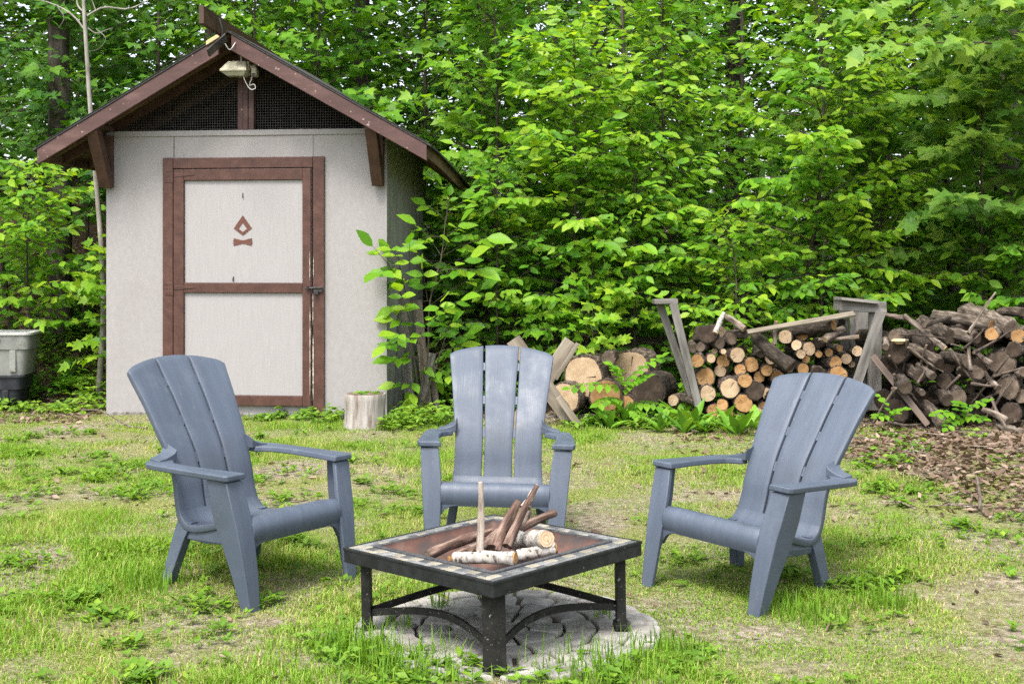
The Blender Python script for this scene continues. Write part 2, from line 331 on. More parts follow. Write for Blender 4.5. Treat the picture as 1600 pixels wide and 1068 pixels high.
# casing round the door
cas = [(.568, .668, -.03, -.001, .0, 2.424), (2.018, 2.124, -.03, -.001, -.04, 2.424), (.671, 2.015, -.03, -.001, 2.322, 2.422)]
for c in cas: box('door_casing', c, 'trim', shed, .004)
# door: stiles, rails, panels
door = obj('door', mesh('door', boxv(.676, 2.000, -.004, .03, .112, 2.314), BOXF, 'panel'), shed)
def dpart(nm, b, mt, bv=.003): return box(nm, b, mt, door, bv)
ZT, ZM1, ZM0, ZB1, ZB0 = 2.314, 1.251, 1.161, .204, .112
dpart('stile', (.676, .775, -.034, -.005, ZB0, ZT), 'trim'); dpart('stile', (1.919, 1.998, -.034, -.005, ZB0, ZT), 'trim')
dpart('rail', (.777, 1.917, -.033, -.005, 2.210, ZT), 'trim'); dpart('rail', (.777, 1.917, -.033, -.005, ZM0, ZM1), 'trim'); dpart('rail', (.777, 1.917, -.033, -.005, ZB0, ZB1), 'trim')
dpart('panel', (.779, 1.915, -.009, -.0045, ZM1 + .002, 2.208), 'panel', .001); dpart('panel', (.779, 1.915, -.009, -.0045, ZB1 + .002, ZM0 - .002), 'panel', .001)
# worn strip along the latch side: jagged slivers of bare wood
def sliver(u, z0, z1, wd, seed):
    r = random.Random(seed); k = 26; L = []; Rr = []
    for i in range(k):
        z = z0 + (z1 - z0) * i / (k - 1); e = wd * (.25 + .75 * r.random()) * min(1, 6 * i / k, 6 * (k - 1 - i) / k + .1)
        L.append((u - e * .5, -.0365, z)); Rr.append((u + e * .5, -.0365, z))
    V = L + Rr; F = [(i, i + k, i + k + 1, i + 1) for i in range(k - 1)]
    me = mesh('bare_strip', V, F, 'flake'); o = obj('bare_strip', me, shed); s = o.modifiers.new('s', 'SOLIDIFY'); s.thickness = .006; s.offset = -1 if True else 0
    return o
sliver(1.992, .2, 1.05, .011, 1); sliver(1.990, 1.27, 1.55, .008, 2); sliver(2.022, .16, .78, .015, 3); sliver(2.020, .85, 1.16, .008, 4); sliver(2.026, 1.3, 1.5, .007, 5)
# emblem: hollow flame over crossed logs
def emblem():
    u0, z0 = 1.341, 1.785
    o = [(0, .097), (.087, -.024), (0, -.092), (-.087, -.024)]; i_ = [(0, .028), (.042, -.028), (0, -.058), (-.042, -.028)]
    V = []; F = []
    for yy in (-.0135, -.0088):
        V += [(u0 + a, yy, z0 + b_) for a, b_ in o] + [(u0 + a, yy, z0 + b_) for a, b_ in i_]
    for k in range(4):
        j = (k + 1) % 4; F += [(k, j, 4 + j, 4 + k), (8 + k, 12 + k, 12 + j, 8 + j), (k, 8 + k, 8 + j, j), (4 + k, 4 + j, 12 + j, 12 + k)]
    e = obj('campfire_emblem', mesh('campfire_emblem', V, F, 'emblem'), door); e['label'] = 'brown campfire emblem of hollow flame over crossed logs'
    for k, s in enumerate((-1, 1)):
        a = R(13) * s; c, q = math.cos(a), math.sin(a); pts = [(-.095, -.0145), (.095, -.0145), (.088, 0), (.095, .0145), (-.095, .0145), (-.088, 0)]
        poly = [(u0 + x * c - z * q, 1.633 + x * q + z * c) for x, z in pts]
        y0 = -.0137 if k else -.0131; V = [(x, y0, z) for x, z in poly] + [(x, -.0088, z) for x, z in poly]
        F = [tuple(range(6)), tuple(range(11, 5, -1))] + [(i, i + 6, (i + 1) % 6 + 6, (i + 1) % 6) for i in range(6)]
        obj('emblem_log', mesh('emblem_log', V, F, 'emblem'), e)
emblem()
for z in (2.262, 1.206):               # painted strap hinges
    h = box('hinge', (.592, .664, -.036, -.0305, z - .07, z + .05), 'trim', door, .002)
    prism('hinge_strap', [(.682, z - .022), (.86, z - .006), (.885, z), (.86, z + .006), (.682, z + .022)], -.0385, -.0345, 'trim', h)
    tube('hinge_pin', [(.671, -.04, z - .07), (.671, -.04, z + .05)], .007, 'trim', h)
    for dz in (-.05, -.01, .03): 
        for uu in (.612, .64): tube('screw', [(uu, -.0355, z + dz), (uu, -.040, z + dz)], .005, 'iron', h, 6)
latch = box('latch', (2.03, 2.115, -.046, -.031, 1.165, 1.205), 'iron', door, .003)
tube('bolt', [(1.955, -.048, 1.205), (2.12, -.048, 1.21)], .008, 'iron', latch); tube('bolt_knob', [(1.975, -.048, 1.19), (1.975, -.052, 1.222)], .013, 'iron', latch)
box('hasp', (2.035, 2.075, -.062, -.047, 1.145, 1.185), 'iron', latch)
tube('nail', [(1.341, -.008, 2.09), (1.343, -.02, 2.045)], .005, 'iron', door, 6); tube('nail', [(1.25, -.008, 1.31), (1.25, -.022, 1.268)], .006, 'iron', door, 6)
# plywood joints above the door
for uu in (.667, 2.005): box('wall_joint', (uu - .002, uu + .002, -.0025, -.0005, 2.43, HW - .05), 'underside' if uu < 1 else 'wall_side', shed, 0)
# roof decks, shingles, rafters, barge boards
def slope_piece(name, side, d0, d1, up0, up1, v0, v1, mat, parent=shed, bevel=.003):
    """a slab along the slope: d0..d1 horizontal distance from the apex, up0..up1 offset from the roof's top; the right eave sags toward the rear"""
    s = side; nd = 8 if s > 0 else 1; nv = 8 if s > 0 and v1 - v0 > .3 else 1; V = []; F = []
    for up in (up0, up1):
        for j in range(nv + 1):
            v = v0 + (v1 - v0) * j / nv
            for i in range(nd + 1):
                d = d0 + (d1 - d0) * i / nd; sag = .27 * max(0, (v - FO) / (BO - FO)) ** 1.25 * (d / HALF) ** 2 if s > 0 else 0
                V.append((AP + s * d, v, ZA - d * SL + up - sag))
    k = nd + 1; o = k * (nv + 1)
    for j in range(nv):
        for i in range(nd):
            p = j * k + i; F.append((p, p + k, p + k + 1, p + 1)); F.append((o + p, o + p + 1, o + p + k + 1, o + p + k))
        p = j * k; F.append((p, o + p, o + p + k, p + k)); p = j * k + nd; F.append((p, p + k, o + p + k, o + p))
    for i in range(nd):
        F.append((i, i + 1, o + i + 1, o + i)); p = nv * k + i; F.append((p, o + p, o + p + 1, p + 1))
    if s < 0: F = [f[::-1] for f in F]
    return obj(name, mesh(name, V, F, mat), parent, bevel)
HALF = AP - EL
for s in (-1, 1):
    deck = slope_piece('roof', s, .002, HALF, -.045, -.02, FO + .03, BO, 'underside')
    slope_piece('shingle_layer', s, .001, HALF + .03, -.0195, .0, FO - .02, BO + .02, 'shingle', deck)
    for k in range(7): slope_piece('shingle_course', s, .03 + k * .255, .03 + k * .255 + .27, .001, .007, FO - .026, BO + .025, 'shingle', deck)
    slope_piece('barge_board', s, .03 if s > 0 else .09, HALF - .01, -.165, -.022, FO - .012, FO + .026, 'fascia', shed, .004)
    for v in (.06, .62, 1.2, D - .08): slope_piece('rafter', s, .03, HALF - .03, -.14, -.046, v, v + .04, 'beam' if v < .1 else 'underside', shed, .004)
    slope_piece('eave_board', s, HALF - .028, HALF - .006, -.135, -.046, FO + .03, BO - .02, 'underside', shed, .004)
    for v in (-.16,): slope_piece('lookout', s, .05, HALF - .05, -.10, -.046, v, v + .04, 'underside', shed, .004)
slope_piece('patch_board', -1, .075, .20, -.020, .018, FO - .030, FO + .02, 'rawpine', shed, .003)
rb = obj('ridge_beam', mesh('ridge_beam', [(1.262, -.93, 3.50), (1.308, -.93, 3.50), (1.376, BO, 3.33), (1.33, BO, 3.33), (1.262, -.93, 3.655), (1.308, -.93, 3.655), (1.376, BO, 3.485), (1.33, BO, 3.485)], BOXF, 'beam'), shed, .004)
# gable: centre post, frame, screens of real wire
for k, (a, b_) in enumerate(((1.292, 1.340), (1.343, 1.392), (1.395, 1.446))): box('gable_post', (a, b_, -.02 + .008 * (k != 1), .05, HW + .008, 3.40), 'trim' if False else 'fascia', shed, .003)
def screen(v, u0, u1, nm):
    V = []; F = []; r = .0012
    def bar(x0, x1, z0, z1):
        k = len(V); V.extend(boxv(x0, x1, v - r, v + r, z0, z1)); F.extend([tuple(i + k for i in f) for f in BOXF])
    u = u0
    while u < u1:
        top = zroof(u) - .15
        if top > HW + .02: bar(u - r, u + r, HW, top)
        u += .024
    z = HW + .024
    while z < ZA - .2:
        half = (ZA - .15 - z) / SL; a, b_ = max(u0, AP - half), min(u1, AP + half)
        if b_ > a: bar(a, b_, z - r, z + r)
        z += .024
    return obj(nm, mesh(nm, V, F, 'wire'), shed)
screen(.03, 0, 1.29, 'gable_screen'); screen(.03, 1.45, W, 'gable_screen'); 
box('added_shade_board', (.06, W - .06, .5, D - .3, 2.3, 2.33), 'inner_shade', shed)  # unseen board added to darken the shed interior
# rear gable board, widened to block light and keep the gable dark; right corner open
prism('rear_gable_board', [(.06, HW - .02), (2.34, HW - .02), (2.34, zroof(2.34) - .145), (AP, ZA - .145), (.06, zroof(.06) - .10)], D - .04, D - .01, 'inner_shade', shed)
# knee braces
for u0, u1 in ((-.022, .088), (2.590, 2.695)):
    br = box('brace_cleat', (u0 + .012, u1 - .008, -.045, -.002, 2.15, 2.64), 'beam', shed, .005)
    poly = [(-.047, 2.143), (-.047, 2.25), (-.30, 2.69), (-.385, 2.66), (-.385, 2.63), (-.10, 2.143)]
    V = [(u0, y, z) for y, z in poly] + [(u1, y, z) for y, z in poly]; k = 6
    F = [tuple(range(k)), tuple(range(2 * k - 1, k - 1, -1))] + [(i, i + k, (i + 1) % k + k, (i + 1) % k) for i in range(k)]
    obj('knee_brace', mesh('knee_brace', V, F, 'beam'), shed, .006)
    box('brace_cap', (u0 - .003, u1 + .003, -.388, -.02, 2.685, 2.725), 'beam', shed, .004)
# flood light with motion sensor under the apex
def floodlight():
    v = -.22; (ua, za), (ub, zb) = sh(351, 121, v), sh(405, 95, v)
    fl = empty('flood_light', (OX, OY, 0), -TH, 'beige motion sensor flood light hanging under the shed gable peak', 'lamp')
    V = []
    um = (ua + .30)
    lo = [(ua, -.36), (ua + .25, -.36), (ua + .25, -.16), (ua, -.16)]; hi = [(ua + .06, -.30), (ua + .23, -.30), (ua + .23, -.20), (ua + .06, -.20)]
    z0, z1, z2 = za + .035, za + .055, za + .135
    V = [(x, y, z0) for x, y in lo] + [(x, y, z1) for x, y in lo] + [(x, y, z2) for x, y in hi]
    F = [(3, 2, 1, 0), (8, 9, 10, 11)] + [(i + o, (i + 1) % 4 + o, (i + 1) % 4 + 4 + o, i + 4 + o) for o in (0, 4) for i in range(4)]
    hd = obj('lamp_head', mesh('lamp_head', V, F, 'lamp'), fl, .006)
    Vg = [(x * .92 + (ua + .125) * .08, y * .9 - .026, z0 - .002) for x, y in lo] + [(ua + .05, -.31, za), (ua + .21, -.31, za), (ua + .21, -.2, za), (ua + .05, -.2, za)]
    obj('lamp_glass', mesh('lamp_glass', Vg, [(0, 1, 2, 3), (7, 6, 5, 4)] + [(i, i + 4, (i + 1) % 4 + 4, (i + 1) % 4) for i in range(4)], 'lamp_glass'), hd, .004)
    box('junction_box', (ua + .225, ub - .07, -.29, -.17, za + .045, zb - .01), 'lamp', fl, .012)
    tube('lamp_arm', [(ua + .17, -.26, z2 - .03), (ua + .175, -.25, zb + .1), (ua + .19, -.2, zb + .16)], .011, 'lamp', fl)
    tube('lamp_arm', [(ua + .27, -.2, zb - .02), (ua + .27, -.18, zb + .1)], .013, 'lamp', fl)
    s = box('motion_sensor', (ub - .052, ub, -.30, -.22, za - .005, za + .075), 'lamp', fl, .010); tube('sensor_joint', [(ub - .08, -.25, za + .085), (ub - .02, -.25, za + .085)], .022, 'lamp', s)
    box('sensor_lens', (ub - .045, ub - .007, -.305, -.27, za - .003, za + .022), 'rim', s, .006)
    x0 = ua + .19
    tube('cable', spline([(x0 - .01, -.26, za + .1), (x0 + .005, -.27, za + .0), (x0 + .035, -.27, za - .07), (x0 + .085, -.27, za - .125), (x0 + .12, -.27, za - .11), (x0 + .105, -.27, za - .075), (x0 + .06, -.26, za - .085), (x0 + .075, -.25, za - .02), (x0 + .085, -.24, za + .05)], 26), .0045, 'wirewhite', fl, 6)
floodlight()
def solar():
    v = -.62; sp = empty('solar_panel', (OX, OY, 0), -TH, 'small black solar panel bracketed to the shed ridge beam', 'solar panel')
    (u1, z1), (u0, z0) = sh(354, 55, v), sh(326, 84, v)
    plank('panel', (u0, v - .02, z0), (u1 - .02, v + .05, z1 - .01), .16, .014, 'iron', sp, up=(.7, 0, -.7))
    tube('bracket', [(u1 - .03, v, z1 - .02), (u1 - .035, v - .02, z1 + .06), (u1 - .06, v - .02, z1 + .15)], .010, 'iron', sp)
    (a, za), (b_, zb) = sh(352, 68, -.45), sh(366, 66, -.45)
    tube('cable', spline([(a, -.47, za), (a + .05, -.46, za - .06), (b_ - .02, -.45, za - .04), (b_, -.42, zb)], 12), .0045, 'wirewhite', sp, 6)
solar()

# ------------------------------------------------------------------ chairs
def chair_proto():
    ch = empty('adirondack_chair')
    prof = spline([(.379, .252), (.392, .288), (.390, .328), (.366, .358), (.30, .353), (.18, .319), (.05, .281), (-.03, .263), (-.085, .264), (-.121, .292), (-.143, .345), (-.165, .435), (-.206, .538), (-.29, .672), (-.37, .790), (-.445, .888), (-.50, .962)], 90)
    def halfw(y, z, i):
        t = i / 89
        return float(np.interp(t, [0, .12, .16, .3, .47, .52, .6, .72, 1], [.262, .262, .262, .250, .230, .226, .226, .244, .281]))
    tg = np.gradient(prof, axis=0); tg /= np.linalg.norm(tg, axis=1)[:, None]; nr = np.c_[tg[:, 1], -tg[:, 0]]   # toward the under/rear side when run front->top
    def shell(name, i0, i1, xa, xb, th, nx=6, arch=False):
        V = []; F = []; idx = list(range(i0, i1 + 1)); n = len(idx)
        rnd = [(0, .005), (.0016, .0018), (.0045, .0004)]          # rounded long edges: inset, drop
        for side in (0, 1):
            for i in idx:
                hw = halfw(*prof[i], i); x0 = xa * hw + (.0055 if xa > -1 else 0); x1 = xb * hw - (.0055 if xb < 1 else 0)
                row = [(x0 + a_, e) for a_, e in rnd] + [(x0 + (x1 - x0) * k / nx, 0) for k in range(1, nx)] + [(x1 - a_, e) for a_, e in rnd[::-1]]
                for x, e in row:
                    f = x / hw; y, z = prof[i]; back = max(0, (i - 48) / 41); y += back * .022 * f * f            # the back is a little hollow
                    if arch and i > 66:
                        d = (.052 * (1 - f * f) - .047 - .012 * max(0, abs(f) - .93) / .07) * ((i - 66) / 23) ** 1.3
                        y += tg[i][0] * d; z += tg[i][1] * d
                    tip = (.008 if i == i1 else .0022 if i == i1 - 1 else 0) if arch else 0
                    off = max(e, tip) if side == 0 else th - max(e, tip)
                    V.append((x, y - nr[i][0] * off, z - nr[i][1] * off))
        w_ = nx + 5; o = n * w_; nx = w_ - 1
        for a in range(n - 1):
            for k in range(nx):
                p = a * w_ + k; F.append((p, p + 1, p + w_ + 1, p + w_)); F.append((o + p, o + p + w_, o + p + w_ + 1, o + p + 1))
            p = a * w_; F.append((p, p + w_, o + p + w_, o + p)); p = a * w_ + nx; F.append((p, o + p, o + p + w_, p + w_))
        for k in range(nx):
            F.append((k, o + k, o + k + 1, k + 1)); p = (n - 1) * w_ + k; F.append((p, p + 1, o + p + 1, o + p))
        return obj(name, mesh(name, V, F, 'resin', 62), ch)
    J = 41
    shell('seat', 0, J, -1, 1, .032, 12)
    cuts = [-1, -.345, .345, 1]
    for k in range(3): shell('back_slat', J, 89, cuts[k], cuts[k + 1], .032, 6, True)
    for f in (-.345, .345):
        for i in (54, 66, 79):
            hw = halfw(*prof[i], i); y, z = prof[i]
            a = (f * hw, y + nr[i][0] * -.010, z + nr[i][1] * -.010); b_ = prof[i + 3]
            plank('slat_tie', a, (f * hw * 1.01, b_[0] - nr[i][0] * .010, b_[1] - nr[i][1] * .010), .02, .008, 'resin', ch, up=(0, 1, 0), bevel=0)
    for s in (-1, 1):
        # arm
        pl = [(.268, .338), (.372, .344), (.383, .325), (.384, .05), (.381, -.13), (.372, -.195), (.348, -.232), (.312, -.236), (.283, -.222), (.262, -.205), (.243, -.215), (.240, -.165), (.262, -.145), (.289, -.10), (.298, 0), (.290, .15)]
        n = len(pl); zt = lambda y: .553 + (.02 * smooth(.0, -.25, -y) if False else 0) - .018 * (.34 - y) / .57
        V = []
        for dz in (0, -.027):
            for x, y in pl:
                V.append((s * (x - (.004 if dz else 0)), y, float(zt(y)) + dz))
        F = [tuple(range(n)), tuple(range(2 * n - 1, n - 1, -1))] + [(i, i + n, (i + 1) % n + n, (i + 1) % n) for i in range(n)]
        if s > 0: F = [f[::-1] for f in F]
        arm = obj('arm', mesh('arm', V, F, 'resin'), ch, .007, 3)
        # web that sweeps the arm up into the edge of the back
        cv = [(.222, .606), (.235, .582), (.254, .568), (.282, .553), (.318, .5455)]; V = []
        for yy, q_ in ((-.238, 1.0), (-.168, .62)):
            V += [(s * x, yy - (.02 if x < .24 and q_ == 1 else 0), .5385 + (z - .5385) * q_) for x, z in cv] + [(s * .318, yy, .53), (s * .222, yy, .53)]
        n = len(cv) + 2; F = [tuple(range(n)), tuple(range(2 * n - 1, n - 1, -1))] + [(i, i + n, (i + 1) % n + n, (i + 1) % n) for i in range(n)]
        if s > 0: F = [f[::-1] for f in F]
        obj('arm_web', mesh('arm_web', V, F, 'resin', 50), arm, .003, 2)
        # front leg: tapering angle section, front face and side face
        secs = [(.522, .278, .366, .205, .330), (.40, .262, .356, .225, .362), (.34, .256, .350, .24, .380), (.25, .256, .342, .28, .398), (.12, .256, .330, .335, .422), (.0, .262, .320, .378, .440), (-.02, .264, .319, .384, .442)]
        V = []
        for z, xi, xo, yb, yf in secs:
            V += [(s * xi, yf, z), (s * xo, yf, z), (s * xo, yb, z), (s * (xo - .022), yb, z), (s * (xo - .024), yf - .024, z), (s * xi, yf - .022, z)]
        m_ = 6; F = [tuple(range(m_)), tuple(range(len(V) - 1, len(V) - m_ - 1, -1))]
        for a in range(len(secs) - 1):
            for k in range(m_):
                p = a * m_ + k; q = a * m_ + (k + 1) % m_; F.append((p, p + m_, q + m_, q))
        if s > 0: F = [f[::-1] for f in F]
        obj('front_leg', mesh('front_leg', V, F, 'resin', 30), ch, .004, 2)
        # fillet under the seat front beside the leg
        g = [(.264, .29), (.264, .19), (.252, .215), (.238, .235), (.214, .248), (.18, .254), (.18, .29)]
        V = [(s * x, .3815, z) for x, z in g] + [(s * x, .356, z) for x, z in g]; n = len(g)
        F = [tuple(range(n)), tuple(range(2 * n - 1, n - 1, -1))] + [(i, i + n, (i + 1) % n + n, (i + 1) % n) for i in range(n)]
        if s < 0: F = [f[::-1] for f in F]
        obj('seat_fillet', mesh('seat_fillet', V, F, 'resin'), ch, .003, 2)
        # side apron between the legs
        g = [(.30, .340), (.18, .311), (.05, .274), (-.04, .256), (-.105, .257), (-.135, .285), (-.158, .285), (-.152, .205), (-.09, .19), (.05, .195), (.20, .22), (.28, .245)]
        V = [(s * (.2235 + .036 * smooth(-.1, .3, y)), y, z) for y, z in g] + [(s * (.200 + .036 * smooth(-.1, .3, y)), y, z) for y, z in g]; n = len(g)
        F = [tuple(range(n)), tuple(range(2 * n - 1, n - 1, -1))] + [(i, i + n, (i + 1) % n + n, (i + 1) % n) for i in range(n)]
        if s > 0: F = [f[::-1] for f in F]
        obj('side_apron', mesh('side_apron', V, F, 'resin'), ch, .004, 2)
        # rear leg
        secs = [(.268, .185, .226, -.152, -.055), (.20, .195, .240, -.165, -.085), (.0, .222, .268, -.205, -.150), (-.02, .223, .269, -.209, -.155)]
        V = []
        for z, xi, xo, yb, yf in secs: V += [(s * xi, yf, z), (s * xo, yf, z), (s * xo, yb, z), (s * xi, yb, z)]
        F = [(0, 1, 2, 3), tuple(range(len(V) - 1, len(V) - 5, -1))]
        for a in range(len(secs) - 1):
            for k in range(4):
                p = a * 4 + k; q = a * 4 + (k + 1) % 4; F.append((p, p + 4, q + 4, q))
        if s > 0: F = [f[::-1] for f in F]
        obj('rear_leg', mesh('rear_leg', V, F, 'resin'), ch, .004, 2)
    return ch
def copy_tree(o, parent=None):
    c = o.copy(); C.objects.link(c); c.parent = parent
    for k in list(o.children): copy_tree(k, c)
    return c
ch0 = chair_proto()
chairs = [(-1.252, 5.845, 53.3, .012, -2.4, -.6, 'blue grey plastic armchair on the left, angled toward the fire table, before the shed door'),
          (-.084, 6.495, -.8, .020, -.5, 1.4, 'blue grey plastic armchair facing straight out behind the square fire table'),
          (1.124, 5.872, -46.4, -.050, 1.3, 2.8, 'blue grey plastic armchair on the right, angled toward the fire table, before the log stack')]
for i, (x, y, r, dz, pt, ro, lb) in enumerate(chairs):
    o = ch0 if i == 0 else copy_tree(ch0)
    tag(o, lb, 'chair', 'chairs around the fire table')
    # local +y (front) points to world -Y at r = 0, local x is mirrored with it
    m = Matrix.Translation((x, y, dz)) @ Matrix.Rotation(R(r), 4, 'Z') @ Matrix.Rotation(math.pi, 4, 'Z') @ Matrix.Rotation(R(pt), 4, 'X') @ Matrix.Rotation(R(-ro), 4, 'Y')
    o.matrix_world = m

# ------------------------------------------------------------------ paved circle and fire table
PC = (-.02, 4.99); PR = .58
def pavers():
    root = obj('fire_pit_paving', mesh('fire_pit_paving', [(math.cos(2 * math.pi * k / 48) * (PR + .02) , math.sin(2 * math.pi * k / 48) * (PR + .02), z) for z in (-.05, .012) for k in range(48)], [tuple(range(48, 96))] + [(k, (k + 1) % 48, (k + 1) % 48 + 48, k + 48) for k in range(48)], 'sand'))
    root.location = (PC[0], PC[1], G(*PC) - .01); tag(root, 'round patch of tumbled grey pavers under the fire table', 'paving', kind='structure')
    r = random.Random(3)
    rings = [(0, .085, 1), (.095, .22, 7), (.23, .345, 12), (.355, .475, 17), (.485, .60, 22)]
    for ra, rb_, n in rings:
        off = r.random()
        for k in range(n):
            a0 = 2 * math.pi * (k + off) / n; a1 = 2 * math.pi * (k + 1 + off) / n
            if n == 1: pts = [(rb_ * math.cos(2 * math.pi * i / 7) * r.uniform(.9, 1.05), rb_ * math.sin(2 * math.pi * i / 7) * r.uniform(.9, 1.05)) for i in range(7)]
            else:
                g = .009 / ((ra + rb_) / 2); a0 += g * r.uniform(.5, 1.4); a1 -= g * r.uniform(.5, 1.4); am = (a0 + a1) / 2
                e = lambda q: q + r.uniform(-.009, .009)
                pts = [(e(ra + .006), a0 + .03 / n), (e(ra), a0 + .35 / n * 0), (e(rb_ - .012), a0), (e(rb_), a0 + (a1 - a0) * .14), (e(rb_ + .003), am), (e(rb_), a1 - (a1 - a0) * .14), (e(rb_ - .012), a1), (e(ra), a1), (e(ra + .004), am)]
                pts = pts[1:]
                pts = [(q * math.cos(a), q * math.sin(a)) for q, a in pts]
            cx = sum(p[0] for p in pts) / len(pts); cy_ = sum(p[1] for p in pts) / len(pts); h = r.uniform(.026, .036); tx, ty = r.uniform(-.05, .05), r.uniform(-.05, .05)
            V = []
            for q, z in ((1, -.02), (1, h - .009), (.93, h - .002), (.82, h)):
                for x, y in pts: V.append((cx + (x - cx) * q, cy_ + (y - cy_) * q, z + tx * (x - cx) + ty * (y - cy_)))
            m_ = len(pts); F = [tuple(range(3 * m_, 4 * m_))] + [(i + o * m_, (i + 1) % m_ + o * m_, (i + 1) % m_ + (o + 1) * m_, i + (o + 1) * m_) for o in range(3) for i in range(m_)]
            obj('paver', mesh('paver', V, F, 'paver', 40), root)
pavers()
TBX, TBY, TS, TZ = -.068, 4.956, .816, .348
tab = empty('fire_table', (TBX, TBY, G(TBX, TBY) + .02), R(45) + .016, 'square black fire pit table with stone tile border and rusty bowl', 'fire pit')
tab.rotation_euler = (R(-.5), R(-1.0), R(45) + .016)
h = TS / 2; zt = TZ - .02
def sqring(name, ho, hi, z0, z1, mat, parent=tab, bevel=.003):
    o = [(-1, -1), (1, -1), (1, 1), (-1, 1)]
    V = [(a * q, b_ * q, z) for z in (z0, z1) for q in (ho, hi) for a, b_ in o]
    F = []
    for k in range(4):
        j = (k + 1) % 4; F += [(k, j, 8 + j, 8 + k), (4 + j, 4 + k, 12 + k, 12 + j), (8 + k, 8 + j, 12 + j, 12 + k), (j, k, 4 + k, 4 + j)]
    return obj(name, mesh(name, V, F, mat), parent, bevel)
fr = sqring('top_frame', h, h - .095, zt - .056, zt - .006, 'tab', bevel=.004)
sqring('edge_lip', h + .002, h - .012, zt - .010, zt + .001, 'tab', fr, .002)
def tiles():
    r = random.Random(5); cache = {}
    def tile(cx, cy_, sx, sy, mt):
        key = (round(sx, 4), round(sy, 4), mt)
        if key not in cache:
            V = boxv(-sx / 2, sx / 2, -sy / 2, sy / 2, 0, .004) + boxv(-sx / 2 + .002, sx / 2 - .002, -sy / 2 + .002, sy / 2 - .002, .004, .006); cache[key] = mesh('tile', V[:8] + V[12:], [(0, 3, 2, 1), (0, 1, 5, 4), (1, 2, 6, 5), (2, 3, 7, 6), (3, 0, 4, 7), (4, 5, 9, 8), (5, 6, 10, 9), (6, 7, 11, 10), (7, 4, 8, 11), (8, 9, 10, 11)], mt)
        o = obj('tile', cache[key], fr); o.location = (cx, cy_, zt - .0058 + r.uniform(0, .0008))
    g = .003
    n = 14; step = (2 * h - .026) / n
    for k in range(n):                                         # outer row of slate, inner row cream / dark checks
        p = -h + .013 + step * (k + .5)
        for sgn in (-1, 1):
            tile(p, sgn * (h - .012 - .013), step - g, .024, r.choice(['tile_slate', 'tile_slate', 'tile_cream', 'tile_slate', 'tile_dark']))
    n2 = 12; L2 = 2 * (h - .040); st = L2 / n2
    for k in range(n2):
        p = -L2 / 2 + st * (k + .5)
        for sgn in (-1, 1):
            tile(sgn * (h - .012 - .013), p, .024, st - g, r.choice(['tile_slate', 'tile_slate', 'tile_cream', 'tile_dark']))
    n3 = 15; st = 2 * (h - .040) / n3
    for k in range(n3):
        p = -(h - .040) + st * (k + .5)
        for sgn in (-1, 1): tile(p, sgn * (h - .040 - .019), st - g, .035, ('tile_cream', 'tile_dark')[k % 2] if r.random() < .85 else 'tile_slate')
    n4 = 13; L4 = 2 * (h - .080); st = L4 / n4
    for k in range(n4):
        p = -L4 / 2 + st * (k + .5)
        for sgn in (-1, 1): tile(sgn * (h - .040 - .019), p, .035, st - g, ('tile_dark', 'tile_cream')[k % 2] if r.random() < .85 else 'tile_slate')
tiles()
rim = sqring('bowl_rim', h - .080, h - .100, zt - .004, zt + .006, 'rim', bevel=.002)
# bowl: square pan that rounds toward a flat bottom
V = []; F = []; NB = 32
def sq(a, p):                           # superellipse
    c, s = math.cos(a), math.sin(a); return (math.copysign(abs(c) ** (2 / p), c), math.copysign(abs(s) ** (2 / p), s))
lv = [(h - .100, 30, zt + .003), (h - .102, 24, zt - .012), (h - .14, 12, zt - .045), (h - .225, 6, zt - .11), (h - .28, 4, zt - .15), (.06, 3, zt - .16)]
for q, p, z in lv:
    for k in range(NB):
        a, b_ = sq(2 * math.pi * (k + .5) / NB, p); V.append((a * q, b_ * q, z))
for q, p, z in lv[::-1]:
    for k in range(NB):
        a, b_ = sq(2 * math.pi * (k + .5) / NB, p); V.append((a * (q + .003), b_ * (q + .003), z - .006))
for o in range(2 * len(lv) - 1):
    for k in range(NB): F.append((o * NB + k, (o + 1) * NB + k, (o + 1) * NB + (k + 1) % NB, o * NB + (k + 1) % NB))
F.append(tuple(range((len(lv) - 1) * NB, len(lv) * NB)))
obj('fire_bowl', mesh('fire_bowl', V, [f for f in F], 'bowl', 60), tab)
LI = .85 * h
for sx in (-1, 1):
    for sy in (-1, 1):
        d = Vector((sx, sy, 0)).normalized(); q = Vector((-sy, sx, 0)).normalized(); c = Vector((sx * LI, sy * LI, 0))
        def ring(wd, dp, z): return [tuple(c + q * a * wd / 2 + d * b_ * dp / 2 + Vector((0, 0, z))) for a, b_ in ((-1, -1), (1, -1), (1, 1), (-1, 1))]
        fl = obj('leg', mesh('leg', ring(.082, .036, -.004) + ring(.082, .036, zt - .057), BOXF, 'leg'), tab, .003)
        if sx * sy < 0 or True:
            obj('foot', mesh('foot', ring(.088, .058, -.006) + ring(.086, .052, .018), BOXF, 'leg'), fl, .004)
